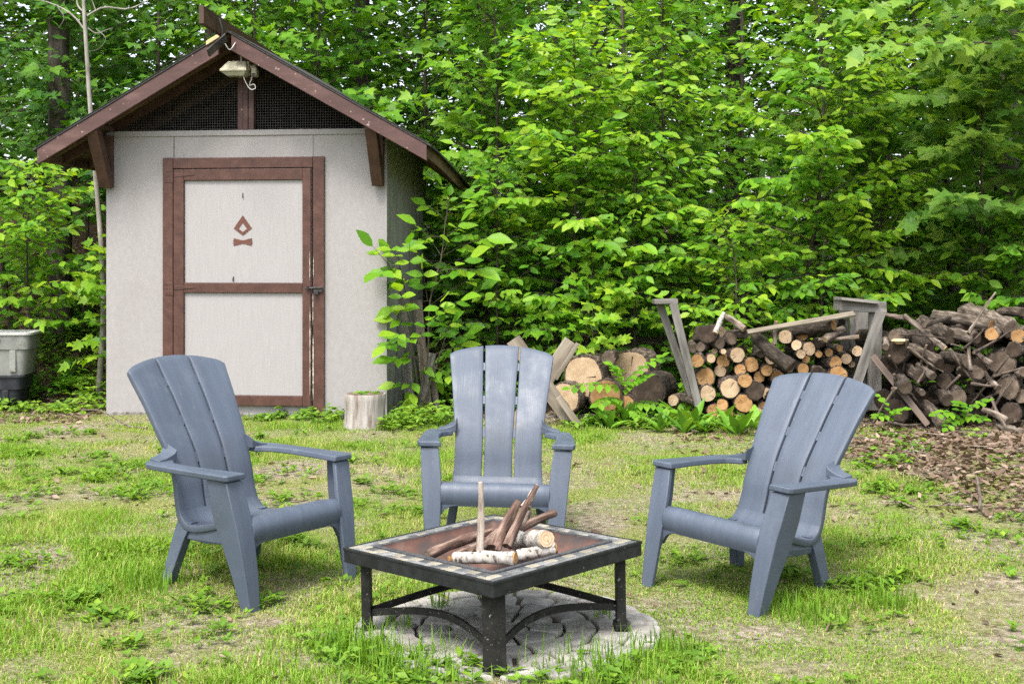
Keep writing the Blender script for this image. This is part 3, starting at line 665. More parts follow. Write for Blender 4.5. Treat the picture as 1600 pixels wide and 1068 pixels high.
for a, b_ in (((-1, -1), (1, -1)), ((1, -1), (1, 1)), ((1, 1), (-1, 1)), ((-1, 1), (-1, -1))):
    A = np.array([a[0] * LI, a[1] * LI, .068]); B = np.array([b_[0] * LI, b_[1] * LI, .068]); d = (B - A); L = np.linalg.norm(d); d /= L; A = A + d * .03; B = B - d * .03
    inw = -np.array([a[0] + b_[0], a[1] + b_[1], 0]) / 2 
    V = []; K = 18
    for i in range(K + 1):
        tt = i / K; p = A + (B - A) * tt + np.array([0, 0, .036 * math.sin(math.pi * tt)]) + inw * .07 * math.sin(math.pi * tt)
        for s_, z_ in ((-1, 0), (1, 0), (1, 1), (-1, 1)): V.append(tuple(p + inw * s_ * .006 + np.array([0, 0, z_ * .026])))
    F = [(0, 1, 2, 3), (4 * K + 3, 4 * K + 2, 4 * K + 1, 4 * K)] + [(4 * i + k, 4 * i + 4 + k, 4 * i + 4 + (k + 1) % 4, 4 * i + (k + 1) % 4) for i in range(K) for k in range(4)]
    obj('arched_stretcher', mesh('arched_stretcher', V, F, 'leg', 30), tab)

# ------------------------------------------------------------------ logs
def log(name, a, b_, r0, r1, bark, cut, label, cat, group=None, ns=14, jit=.05, seed=0, bend=0, split=False, cuts=(1, 0), cracks=1, ecc=1.0):
    """a log from a to b (a = the end toward the camera); local z runs along it"""
    a = Vector(a); b_ = Vector(b_); L = (b_ - a).length; rr = random.Random(seed * 7 + 1)
    k = max(7, min(14, int(L / .045))); bx, by = rr.uniform(-1, 1) * bend, rr.uniform(-1, 1) * bend
    path = [(bx * math.sin(math.pi * i / (k - 1)), by * math.sin(math.pi * i / (k - 1)), L * i / (k - 1)) for i in range(k)]
    rad = [r0 + (r1 - r0) * i / (k - 1) for i in range(k)]
    lob = [1 + rr.uniform(-jit, jit) for _ in range(ns)]; lob = [(lob[i] + lob[i - 1]) / 2 for i in range(ns)]
    V = []; F = []
    for i in range(k):
        for q in range(ns):
            an = 2 * math.pi * q / ns; r = rad[i] * lob[q] * (1 + rr.uniform(-jit, jit) * (.5 if i in (0, k - 1) else 1) + jit * .9 * math.sin(i * 1.7 + seed + 1.3 * math.sin(2 * an + seed)) * (0 if i in (0, k - 1) else 1)); V.append((path[i][0] + r * math.cos(an) * ecc, path[i][1] + r * math.sin(an), path[i][2] + (rr.uniform(-.004, .004) if i in (0, k - 1) else 0)))
    for i in range(k - 1):
        for q in range(ns): p = i * ns + q; p2 = i * ns + (q + 1) % ns; F.append((p, p2, p2 + ns, p + ns))
    F.append(tuple(range(ns - 1, -1, -1))); F.append(tuple((k - 1) * ns + q for q in range(ns)))
    o = obj(name, mesh(name, V, F, bark, 60)); o.matrix_world = frame_to(a, b_); tag(o, label, cat, group)
    for e in range(2):
        if not cuts[e]: continue
        i = 0 if e == 0 else k - 1; sgn = -1 if e == 0 else 1; zc = path[i][2] + sgn * .007
        Vc = [(0, 0, zc + sgn * .002)] + [((V[i * ns + q][0]) * .90, (V[i * ns + q][1]) * .90, zc) for q in range(ns)] + [((V[i * ns + q][0]) * .91, (V[i * ns + q][1]) * .91, zc - sgn * .012) for q in range(ns)]
        Fc = [(0, 1 + (q + 1) % ns, 1 + q) for q in range(ns)] + [(1 + q, 1 + (q + 1) % ns, 1 + ns + (q + 1) % ns, 1 + ns + q) for q in range(ns)]
        if e: Fc = [f[::-1] for f in Fc]
        c = obj('cut_end', mesh('cut_end', Vc, Fc, cut, 50), o)
        for _ in range(cracks):                      # drying cracks: thin dark wedges let into the face
            an = rr.uniform(0, 6.28); l0, l1 = rr.uniform(0, .25) * r0, rr.uniform(.55, .85) * r0; wv = r0 * rr.uniform(.018, .035); an2 = an + rr.uniform(-.25, .25)
            p0 = Vector((math.cos(an) * l0, math.sin(an) * l0, zc + sgn * .0032)); p1 = Vector((math.cos(an2) * l1, math.sin(an2) * l1, zc + sgn * .0015)); pr = Vector((-math.sin(an), math.cos(an), 0))
            pts = [p0, p1 - pr * wv, p1 + pr * wv]; pts2 = [p - Vector((0, 0, sgn * .006)) for p in pts]
            obj('crack', mesh('crack', pts + pts2, [(0, 1, 2), (5, 4, 3), (0, 3, 4, 1), (1, 4, 5, 2), (2, 5, 3, 0)], 'crack'), c)
    return o
ORD = ['first', 'second', 'third', 'fourth', 'fifth', 'sixth', 'seventh', 'eighth', 'ninth', 'tenth', 'eleventh', 'twelfth', 'thirteenth', 'fourteenth', 'fifteenth', 'sixteenth', 'seventeenth', 'eighteenth', 'nineteenth', 'twentieth']
# neat stack between the leaning posts: (zoom x, zoom y, zoom radius, cut, tilt)
def firewood():
    Y = 11.55
    L = [(158,445,52,'o'),(270,425,37,'p'),(375,445,52,'o'),(490,395,58,'p'),(225,580,73,'o'),(350,530,46,'p'),(515,520,47,'o'),(608,475,58,'o'),(775,415,56,'p'),(735,525,46,'o'),(675,580,46,'o'),(555,610,55,'o'),(428,675,78,'p'),(245,718,62,'p'),(640,695,72,'d'),(365,810,46,'o'),(290,858,50,'o'),(545,800,72,'o'),(700,830,42,'o'),(745,722,46,'p'),(650,895,60,'p'),(825,585,58,'o'),(240,225,72,'d'),(445,262,48,'g'),(360,205,45,'p'),(345,300,46,'g'),(185,330,38,'g'),(122,345,34,'g'),(555,222,36,'d'),(890,245,54,'p'),(1030,232,48,'o'),(985,315,42,'p'),(1090,345,53,'p'),(1020,390,38,'p'),(1062,432,32,'o'),(1170,390,28,'o'),(1040,515,47,'o'),(1255,150,49,'o'),(1255,377,33,'o'),(1310,460,50,'o'),(1400,430,43,'p'),(1445,475,27,'p'),(1490,365,42,'p'),(1342,340,28,'o'),(1330,565,72,'o'),(1165,560,62,'d'),
         (300,365,26,'p'),(375,368,22,'p'),(690,390,30,'d'),(1150,300,40,'d'),(920,500,40,'d'),
         (890,640,60,'o'),(1010,640,62,'p'),(1130,690,58,'o'),(1250,690,60,'p'),(850,770,64,'o'),(980,770,64,'o'),(1110,810,60,'p'),(1240,815,62,'o'),(1370,690,58,'o'),(780,880,52,'o'),(900,890,54,'p'),(1020,895,55,'o'),(1150,915,48,'o'),(1270,920,48,'p'),(1390,820,60,'o'),(160,780,40,'d'),(410,900,50,'o'),(520,905,40,'p')]
    items = []
    for i, (zx, zy, zr, c) in enumerate(L):
        x = 1060 + zx / 5.333; y = 480 + zy / 5.333; r = zr / 5.333 * Y / FPX
        Yf = Y + ((i * 37) % 11 - 5) * .014 - (.10 if zy > 600 else 0) + (.05 if zy < 330 else 0)
        p = at(x, y, Yf); items.append([p, r * 1.13, c, i, zx, zy])
    items.sort(key=lambda q: -q[5]); rows = {}
    for q in items: rows.setdefault(min(9, int((930 - q[5]) // 95)), []).append(q)
    for k, row in sorted(rows.items()):
        row.sort(key=lambda q: q[4])
        for j, (p, r, c, i, zx, zy) in enumerate(row):
            rr = random.Random(i); size = 'thick' if r > .068 else ('slim' if r < .042 else 'medium')
            tone = {'o': 'orange cut', 'p': 'pale cut', 'g': 'greyed', 'd': 'dark gnarled'}[c]
            cut = {'o': 'cut_orange', 'p': 'cut_pale', 'g': 'cut_grey', 'd': 'cut_dark'}[c]
            d = Vector((rr.uniform(-.22, .30), 1, rr.uniform(-.12, .10))).normalized() * rr.uniform(.38, .5)
            if zy < 340: d = Vector((rr.choice([-.5, .35, .55]), 1, rr.uniform(-.1, .15))).normalized() * .36
            log('firewood_log', p, p + d, r, r * rr.uniform(.9, 1.08), 'bark' if rr.random() < .6 else 'bark_dark', cut, f'{size} {tone} log, {ORD[j]} from left in {ORD[k]} row up of tidy firewood stack', 'log', 'logs in the tidy firewood stack', 13 if r < .06 else 17, .085, i, .008, cracks=2 if r > .06 else 1)
    log('crooked_branch', at(1236, 572, 11.3), at(1178, 523, 11.5), .066, .05, 'bark_dark', 'cut_dark', 'thick crooked dark branch lying slantwise over the tidy firewood stack', 'branch', None, 12, .12, 90, .03)
    log('upright_stub', at(1211, 538, 11.4), at(1213, 503, 11.45), .022, .02, 'bark_pale', 'cut_orange', 'short knobbed stub standing upright on the firewood stack', 'branch', None, 8, .12, 91, .01, cuts=(0, 1), cracks=0)
    log('thin_branch', at(1341, 526, 11.35), at(1280, 530, 11.5), .02, .018, 'bark_pale', 'cut_orange', 'thin pale branch lying across the right end of firewood stack', 'branch', None, 8, .08, 92, .01, cracks=0)
    log('pale_branch', at(1290, 530, 11.4), at(1318, 514, 11.5), .035, .03, 'bark_pale', 'cut_pale', 'short pale forked branch under the lath on firewood stack', 'branch', None, 9, .15, 93, .01, cracks=0)
    log('top_branch', at(1162, 513, 11.5), at(1133, 494, 11.6), .035, .03, 'bark_pale', 'cut_pale', 'pale peeling branch topping the left end of firewood stack', 'branch', None, 9, .12, 94, .01)
    log('peeled_stick', at(1118, 520, 11.5), at(1131, 489, 11.6), .03, .018, 'birch', 'cut_pale', 'white peeling stick poking up from firewood stack', 'branch', None, 9, .12, 95, .01)
    log('long_log', at(1302, 508, 11.42), at(1235, 518, 11.7), .052, .05, 'bark_dark', 'cut_orange', 'dark barked log resting highest at the right of firewood stack', 'log', None, 12, .08, 96, .01)
    o = plank('lath', at(1168, 519, 11.36), at(1335, 490, 11.36), .062, .02, 'tanwood', up=(0, -.5, .86), wob=.002); tag(o, 'long tan lath laid over the top of the firewood stack', 'board')
firewood()
# heap of large rounds beside the sawbuck
for i, (x, y, r, dx, dz, L, bk, ct, lb) in enumerate([
    (911, 588, 33, .50, .05, .42, 'bark', 'cut_pale', 'large pale cut log round leaning on the crossed timber frame'),
    (984, 580, 33, .38, .03, .42, 'bark', 'cut_pale', 'large pale cut log round behind the fern-like leaves'),
    (1013, 611, 27, .42, 0, .45, 'bark_dark', 'cut_dark', 'dark weathered log round at the right of the big rounds'),
    (882, 622, 24, .3, 0, .4, 'bark', 'cut_pale', 'log round low behind the crossed timber frame'),
    (946, 618, 25, .2, 0, .4, 'bark', 'cut_orange', 'orange cut log round low between the big rounds'),
    (951, 561, 11, .25, .1, .2, 'bark', 'cut_grey', 'short grey branch stub jutting over the big rounds'),
    (1052, 625, 9, .6, 0, .35, 'bark_pale', 'cut_pale', 'thin pale log on the ground by the leaning posts'),
    (975, 637, 20, .3, 0, .4, 'bark_dark', 'cut_orange', 'small log round at ground level behind the broad leaves')]):
    Yd = 11.95 if i < 2 else 11.75; p = at(x, y, Yd); rw = r * Yd / FPX
    log('log_round', p, p + Vector((dx, 1, dz)).normalized() * L, rw * 1.05, rw * .98, bk, ct, lb, 'log', 'large log rounds', 20, .06, 200 + i, .01, cracks=2, ecc=1.0)
o = plank('ground_rail', at(850, 654, 11.9), at(1060, 648, 11.9), .09, .06, 'greywood', up=(0, 0, 1), wob=.004); tag(o, 'grey timber rail lying under the big log rounds', 'board')
# crossed timber frame
saw = empty('sawbuck', (at(855, 605, 11.3).x, 11.3, 0), 0, 'crossed weathered timber frame standing behind the middle chair', 'sawbuck')
off = Vector(saw.location)
plank('cross_timber', at(802, 530, 11.25) - off, at(908, 682, 11.15) - off, .135, .045, 'tanwood', saw, up=(0, 1, 0), wob=.003)
plank('cross_timber', at(893, 533, 11.32) - off, at(800, 672, 11.32) - off, .135, .045, 'tanwood', saw, up=(0, 1, 0), wob=.003)
plank('cleat', at(872, 620, 11.09) - off, at(912, 676, 11.09) - off, .05, .04, 'tanwood', saw, up=(0, 1, 0))
plank('cleat', at(903, 536, 11.25) - off, at(868, 592, 11.25) - off, .035, .05, 'tanwood', saw, up=(0, 1, 0))
# left end frame of the stack
rk = empty('rack_end_frame', (at(1085, 630, 11.4).x, 11.4, 0), 0, 'two grey leaning posts joined by a cap, left of firewood stack', 'rack'); off = Vector(rk.location)
plank('post', at(1091, 634, 11.36) - off, at(1052, 474, 11.36) - off, .072, .05, 'greywood', rk, up=(0, 1, 0), wob=.004)
plank('post', at(1083, 628, 11.55) - off, at(1031, 474, 11.55) - off, .068, .05, 'greywood', rk, up=(0, 1, 0), wob=.004)
plank('cap', at(1021, 471, 11.45) - off, at(1057, 470, 11.45) - off, .20, .04, 'greywood', rk, up=(0, 0, 1), wob=.003)
# right end frame
rk = empty('rack_end_frame', (at(1365, 640, 11.5).x, 11.5, 0), 0, 'grey end frame of boards and cap between the two wood piles', 'rack'); off = Vector(rk.location)
plank('post', at(1366, 640, 11.55) - off, at(1368, 486, 11.55) - off, .12, .05, 'greywood', rk, up=(0, 1, 0), wob=.006)
plank('post', at(1322, 640, 11.9) - off, at(1318, 478, 11.9) - off, .085, .05, 'greywood', rk, up=(0, 1, 0), wob=.004)
plank('leaning_board', at(1325, 640, 11.22) - off, at(1376, 488, 11.30) - off, .085, .04, 'greywood', rk, up=(0, 1, 0), wob=.003)
plank('cap', at(1308, 476, 11.6) - off, at(1378, 480, 11.6) - off, .10, .26, 'greywood', rk, up=(0, 1, 0), wob=.008)
plank('cap', at(1309, 466, 11.55) - off, at(1366, 472, 11.55) - off, .03, .30, 'greywood', rk, up=(0, 1, 0), wob=.008)
plank('back_board', at(1344, 640, 11.98) - off, at(1344, 480, 11.98) - off, .20, .025, 'greywood', rk, up=(0, 1, 0), wob=.004)
o = plank('prop_board', at(1450, 664, 10.95), at(1364, 556, 11.25), .055, .03, 'brownwood', up=(0, 1, .2), wob=.002); tag(o, 'thin dark board propped slantwise against the rough wood pile', 'board')
# rough pile on the right
def roughpile():
    Z = lambda zx, zy, Y: at(1300 + zx / 3.813, 440 + zy / 3.813, Y)
    sc_ = lambda zr, Y: zr / 3.813 * Y / FPX
    P = [ # x0,y0,x1,y1 (zoom; first = end toward camera), r, Ynear, Yfar, bark, cut, label
     (1068,283,790,180,55,11.2,11.9,'bark_pale','cut_grey','big bleached log lying on the very top of rough wood pile'),
     (950,262,610,200,38,11.3,11.8,'bark_pale','cut_orange','long bleached log second from top of rough wood pile'),
     (862,336,580,280,38,11.15,11.7,'bark_pale','cut_dark','bleached log with dark end below the top logs of rough pile'),
     (700,330,535,240,46,11.35,11.8,'bark','cut_grey','broad split log at upper middle of rough wood pile'),
     (672,398,430,200,20,11.05,11.3,'bark_pale','cut_pale','long pale bare branch slanting down the left of rough pile'),
     (440,212,308,192,17,11.3,11.5,'bark_pale','cut_grey','pale stick at the top left corner of rough pile'),
     (388,420,420,400,72,11.1,11.5,'bark_dark','cut_dark','dark round log with shelf fungus at left of rough pile'),
     (372,325,440,320,42,11.15,11.5,'bark','cut_grey','rotten log stub above the fungus log in rough pile'),
     (640,482,465,392,32,11.0,11.3,'bark','cut_dark','crooked split log beside the fungus log in rough pile'),
     (552,258,705,212,17,11.1,11.3,'bark_dark','cut_grey','dark short stick poking up near the top of rough pile'),
     (800,470,660,448,38,11.0,11.3,'bark','cut_grey','peeling log in the centre of rough wood pile'),
     (955,492,852,408,20,10.95,11.2,'bark_pale','cut_grey','pale stick above the large round in rough pile'),
     (1010,485,1030,470,82,11.15,11.6,'bark','cut_grey','largest grey log round at right of rough pile'),
     (990,632,905,540,20,10.95,11.2,'bark_pale','cut_grey','pale slanting stick under the largest round of rough pile'),
     (1050,632,1075,620,72,11.05,11.5,'bark','cut_grey','grey log round below the largest round of rough pile'),
     (1070,785,1100,770,62,11.0,11.5,'bark_dark','cut_dark','dark log round at the foot of rough pile'),
     (752,690,700,650,52,11.0,11.4,'bark','cut_grey','shaggy log round in the lower middle of rough pile'),
     (440,630,385,545,42,10.95,11.3,'bark','cut_grey','log with pale grey end above the propped dark board'),
     (668,595,690,585,46,11.1,11.5,'bark_dark','cut_dark','dark log end in the middle of rough pile'),
     (520,565,440,515,34,11.05,11.3,'bark','cut_grey','shaggy short log left of centre in rough pile'),
     (600,565,510,495,26,11.0,11.2,'bark_pale','cut_grey','pale shredded stick left of centre in rough pile'),
     (872,548,770,535,36,11.0,11.3,'bark_pale','cut_grey','bleached knobbly log right of centre in rough pile'),
     (828,525,815,385,15,10.95,11.05,'bark_pale','cut_grey','upright grey stick in front of rough pile'),
     (1040,872,950,690,13,10.75,11.0,'bark_pale','cut_pale','pale tan stick leaning at the foot of rough pile'),
     (1045,830,900,762,24,10.8,11.0,'bark_pale','cut_grey','pale log lying at the foot of rough pile'),
     (540,662,488,618,19,10.95,11.2,'bark','cut_grey','small log end beside the propped dark board'),
     (660,870,555,735,38,10.7,11.1,'bark','cut_grey','bark covered limb sliding off the front of rough pile'),
     (1144,182,1000,185,30,11.5,11.8,'bark','cut_dark','dark log at the top right edge of rough pile'),
     (1110,325,1150,310,46,11.15,11.5,'bark','cut_orange','orange cut log at the right edge of rough pile'),
     (950,312,985,300,40,11.12,11.4,'bark_pale','cut_orange','orange cut log end under the big bleached log'),
     (1130,680,1165,670,48,11.05,11.4,'bark_dark','cut_grey','grey log end at the right edge of rough pile'),
     (690,705,605,650,38,11.0,11.3,'bark','cut_dark','ragged log low in the middle of rough pile'),
     (385,770,420,750,70,11.1,11.5,'bark_dark','cut_dark','dark log round low at the left of rough pile'),
     (320,390,315,340,22,11.0,11.2,'bark_pale','cut_grey','grey stub at the left side of rough pile'),
     (1144,540,1080,560,32,11.0,11.3,'bark_pale','cut_grey','bleached stick end at right edge of rough pile'),
     (820,640,900,600,30,11.2,11.4,'bark_dark','cut_dark','dark log tucked under the knobbly bleached log'),
     (620,790,500,770,50,11.2,11.4,'bark_dark','cut_dark','dark log behind the propped board low in rough pile'),
     (880,820,760,800,52,11.2,11.4,'bark_dark','cut_dark','dark log behind the leafy sprig at foot of rough pile'),
     (1085,405,1120,395,48,11.1,11.5,'bark','cut_dark','dark log end between the right hand rounds of rough pile'),
     (560,410,480,330,52,11.3,11.6,'bark_dark','cut_dark','dark log behind the pale bare branch of rough pile'),
     (1250,470,1270,460,80,11.1,11.5,'bark','cut_grey','log round just past the right edge of rough pile'),
     (1260,690,1290,680,75,11.05,11.5,'bark_dark','cut_grey','lower log round past the right edge of rough pile'),
     (1250,290,1180,200,50,11.2,11.8,'bark_pale','cut_grey','bleached log past the right top edge of rough pile'),
     ]
    for i, (x0, y0, x1, y1, r, Ya, Yb, bk, ct, lb) in enumerate(P):
        a = Z(x0, y0, Ya); b_ = Z(x1, y1, Yb)
        stick = r < 27
        log('loose_stick' if stick else 'weathered_log', a, b_, sc_(r, Ya), sc_(r, Ya) * (.75 if stick else .98), bk, ct, lb, 'stick' if stick else 'log', 'wood in the rough pile', 9 if stick else 15, .13, 300 + i, .012 if stick else .015, cracks=0 if stick else 1, cuts=(1, 0))
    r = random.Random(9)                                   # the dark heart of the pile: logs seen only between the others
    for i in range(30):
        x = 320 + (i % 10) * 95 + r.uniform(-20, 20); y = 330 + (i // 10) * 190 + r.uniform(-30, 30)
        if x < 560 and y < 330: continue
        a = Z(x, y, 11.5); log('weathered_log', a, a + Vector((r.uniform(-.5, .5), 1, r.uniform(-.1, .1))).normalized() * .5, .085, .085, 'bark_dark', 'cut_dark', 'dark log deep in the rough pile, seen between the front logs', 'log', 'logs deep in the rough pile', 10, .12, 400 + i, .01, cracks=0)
    for i in range(26):
        x = r.uniform(330, 1180); y = r.uniform(300, 860); a = Z(x, y, 10.98 + r.uniform(-.05, .1)); an = r.uniform(-.9, .9) + (1.2 if r.random() < .3 else 0); Lk = r.uniform(.18, .5)
        b_ = a + Vector((math.cos(an) * Lk, r.uniform(.0, .25), -math.sin(an) * Lk)); 
        if b_.z < .05: b_.z = .05
        log('loose_stick', a, b_, r.uniform(.009, .018), .008, r.choice(['bark_pale', 'bark', 'bark_pale']), 'cut_grey', 'thin bare stick strewn over the front of the rough wood pile', 'stick', 'thin sticks on the rough pile', 7, .16, 800 + i, .02, cracks=0)
    # shelf fungus
    p = Z(402, 352, 11.05); f = obj('shelf_fungus', mesh('shelf_fungus', [(math.cos(a) * .07 * (1 + .12 * math.sin(3 * a)), math.sin(a) * .05, z) for z, s_ in ((0, 1),) for a in np.linspace(0, 6.28, 15)[:-1]] + [(math.cos(a) * .05, math.sin(a) * .036, .018) for a in np.linspace(0, 6.28, 15)[:-1]] + [(math.cos(a) * .03, math.sin(a) * .02, -.028) for a in np.linspace(0, 6.28, 15)[:-1]], [tuple(range(14, 28)), tuple(range(41, 27, -1))] + [(k, (k + 1) % 14, 14 + (k + 1) % 14, 14 + k) for k in range(14)] + [(28 + k, 28 + (k + 1) % 14, (k + 1) % 14, k) for k in range(14)], 'fungus', 40)); f.location = p; tag(f, 'cream shelf fungus growing on the dark round log', 'fungus')
    for i, (x0, y0, x1, y1, rr, lb) in enumerate([(810, 950, 610, 880, 26, 'flaking brown limb on the ground before rough pile'), (1060, 1020, 840, 965, 18, 'thin grey stick on the ground before rough pile'), (1144, 940, 985, 890, 30, 'bleached limb on the ground at the right frame edge'), (1144, 862, 1050, 842, 22, 'grey limb end on the ground under dark round')]):
        ya = HC * FPX / (440 + y0 / 3.813 - YH) ; yb = HC * FPX / (440 + y1 / 3.813 - YH)
        a = Z(x0, y0, ya); b_ = Z(x1, y1, yb); a.z = G(a.x, a.y) + .02; b_.z = G(b_.x, b_.y) + .03
        log('fallen_limb', a, b_, sc_(rr, ya), sc_(rr, ya) * .8, 'bark_pale' if i else 'bark', 'cut_grey', lb, 'stick', None, 10, .14, 500 + i, .02, cracks=0)
roughpile()
# crooked sticks standing in the litter on the right
def gstick(name, pts, r, mat, label):
    o = tube(name, spline(pts, 12), np.linspace(r, r * .7, 12), mat, None, 8, .12, int(abs(pts[0][0]) * 100)); tag(o, label, 'stick'); return o
gstick('crooked_stick', [at(1552, 826, 7.1), at(1545, 806, 7.15), at(1533, 795, 7.2), at(1531, 770, 7.25), at(1526, 745, 7.3)], .013, 'bark_pale', 'crooked brown stick standing in the leaf litter on the right')
gstick('fallen_stick', [at(1290, 802, 7.9) + Vector((0, 0, .0)), at(1360, 782, 7.85), at(1425, 781, 7.8)], .012, 'bark_pale', 'pale stick lying on the grass behind the right chair')
gstick('fallen_stick', [at(1350, 812, 7.15), at(1390, 820, 7.1), at(1436, 831, 7.05)], .010, 'bark_pale', 'thin pale stick lying at the edge of leaf litter')
gstick('bare_twig', [at(230, 668, 11.1), at(200, 665, 11.2), at(178, 652, 11.3), at(150, 640, 11.5), at(128, 640, 11.6)], .008, 'bark_pale', 'bare pale twig on the grass by the shed corner')

# kindling and birch logs in the bowl
def fire():
    Yc = 4.93
    spec = [((598 + 0, 0), None)]
    def P(zx, zy, Y): return at(530 + zx / 3.237, 720 + zy / 3.237, Y)
    s_ = lambda r, Y: r / 3.237 * Y / FPX
    for i, (a, b_, ya, yb, r0, r1, bk, ct, nm, lb, cuts) in enumerate([
        ((885, 490), (585, 490), 4.74, 4.82, 33, 30, 'birch', 'cut_orange', 'birch_log', 'white birch log lying at the front of the fire bowl', (1, 1)),
        ((1045, 393), (890, 405), 4.84, 5.05, 47, 46, 'birch', 'cut_pale', 'birch_log', 'birch log with pale round cut end on top in bowl', (1, 0)),
        ((1090, 440), (900, 478), 4.86, 4.84, 34, 30, 'birch', 'cut_orange', 'birch_log', 'birch log under the pale ended one in bowl', (1, 0)),
        ((450, 475), (820, 345), 4.80, 5.10, 26, 22, 'bark_red', 'cut_grey', 'kindling_stick', 'long brown stick reaching to the left rim of bowl', (1, 0)),
        ((700, 450), (1085, 262), 4.92, 5.16, 28, 20, 'bark_red', 'cut_grey', 'kindling_stick', 'long brown stick reaching up past the right of bowl', (0, 1)),
        ((780, 440), (905, 208), 4.86, 5.00, 34, 20, 'bark_red', 'cut_grey', 'kindling_stick', 'dark splintered stick leaning up in the middle of bowl', (0, 0)),
        ((850, 430), (1000, 125), 4.84, 4.98, 28, 12, 'bark_red', 'cut_pale', 'kindling_stick', 'tall reddish splintered stick leaning right with pale tip', (0, 0)),
        ((712, 452), (716, 108), 4.80, 4.82, 21, 13, 'bleached', 'cut_pale', 'kindling_stick', 'upright bleached stick standing in the bowl', (0, 0)),
        ((745, 430), (880, 300), 4.95, 5.12, 30, 26, 'bark_red', 'cut_grey', 'kindling_stick', 'short brown stick buried in the middle of bowl', (0, 0)),
        ((640, 470), (760, 400), 4.82, 5.0, 26, 26, 'bark_red', 'cut_grey', 'kindling_stick', 'short brown stick under the upright bleached stick', (0, 0)),
        ((690, 400), (930, 290), 5.02, 5.10, 20, 15, 'bark_red', 'cut_grey', 'kindling_stick', 'thin brown stick crossing behind the upright bleached stick', (0, 0)),
        ((660, 440), (850, 385), 4.90, 5.02, 17, 14, 'bleached', 'cut_grey', 'kindling_stick', 'thin pale stick lying low in the middle of bowl', (0, 0)),
        ((800, 455), (850, 260), 4.83, 4.97, 16, 9, 'bark_red', 'cut_grey', 'kindling_stick', 'thin splintered stick between the two leaning sticks', (0, 0)),
        ((560, 492), (700, 440), 4.86, 4.98, 18, 15, 'bark_red', 'cut_orange', 'kindling_stick', 'short stick behind the left end of front birch log', (1, 0)),
        ((900, 350), (960, 250), 5.05, 5.12, 28, 18, 'bark_pale', 'cut_grey', 'kindling_stick', 'pale grey stub behind the leaning sticks in bowl', (0, 0))]):
        log(nm, P(*a, ya), P(*b_, yb), s_(r0, ya), s_(r1, yb), bk, ct, lb, 'log' if 'log' in nm else 'stick', 'wood in the fire bowl', 12, .10, 600 + i, .004 if i < 3 else .008, cuts=cuts, cracks=1 if i == 1 else 0)
    # pale split tip on the tall stick
    a, b_ = P(945, 235, 4.935), P(1003, 120, 4.985)
    o = log('split_tip', a, b_, s_(27, 4.95), s_(8, 4.95), 'bleached', 'cut_pale', 'pale bare split tip of the tall leaning stick', 'stick', 'wood in the fire bowl', 7, .2, 650, .004, cuts=(0, 0)); o.name = 'bare_splinter'
fire()

# ------------------------------------------------------------------ stump, leaning boards, tubs
def stump():
    p = at(571, 664, 11.15); r = .178; V = []; F = []; n = 28; rr = random.Random(4)
    lob = [1 + rr.uniform(-.035, .035) for _ in range(n)]
    zs = [-.05, .0, .06, .15, .24, .285, .295]; q = [1.10, 1.06, 1.0, .985, 1.0, 1.01, .985]
    for z, k in zip(zs, q):
        for i in range(n): a = 2 * math.pi * i / n; e = r * k * lob[i] * (1 + rr.uniform(-.008, .008)); V.append((e * math.cos(a), e * math.sin(a), z))
    for j in range(len(zs) - 1):
        for i in range(n): F.append((j * n + i, j * n + (i + 1) % n, (j + 1) * n + (i + 1) % n, (j + 1) * n + i))
    F.append(tuple((len(zs) - 1) * n + i for i in range(n)))
    o = obj('tree_stump', mesh('tree_stump', V, F, 'stumpbark', 50)); o.location = (p.x, 11.15, G(p.x, 11.15)); tag(o, 'short bleached stump seat standing by the shed corner', 'stump')
    Vc = [(0, 0, .299)] + [(V[-n + i][0] * .93, V[-n + i][1] * .93, .298) for i in range(n)] + [(V[-n + i][0] * .93, V[-n + i][1] * .93, .29) for i in range(n)]
    obj('cut_top', mesh('cut_top', Vc, [(0, 1 + i, 1 + (i + 1) % n) for i in range(n)] + [(1 + i, 1 + n + i, 1 + n + (i + 1) % n, 1 + (i + 1) % n) for i in range(n)], 'cut_grey'), o)
stump()
for i, (a, b_, wd, mt, lb) in enumerate([((641, 642, 12.05), (628, 455, 12.35), .095, 'greywood', 'grey board leaning on the shed side, nearest the corner'),
        ((668, 636, 12.3), (652, 470, 12.6), .085, 'tanwood', 'brownish board leaning on the shed side behind sapling'),
        ((655, 640, 12.2), (676, 552, 12.35), .07, 'greywood', 'short grey slat slanting right among boards by the shed side'),
        ((683, 638, 12.35), (672, 555, 12.5), .06, 'tanwood', 'short tan slat outermost of boards by the shed side')]):
    o = plank('leaning_board', at(*a), at(*b_), wd, .03, mt, up=(.3, 1, 0), wob=.003, seed=i); tag(o, lb, 'board', 'boards leaning by the shed')
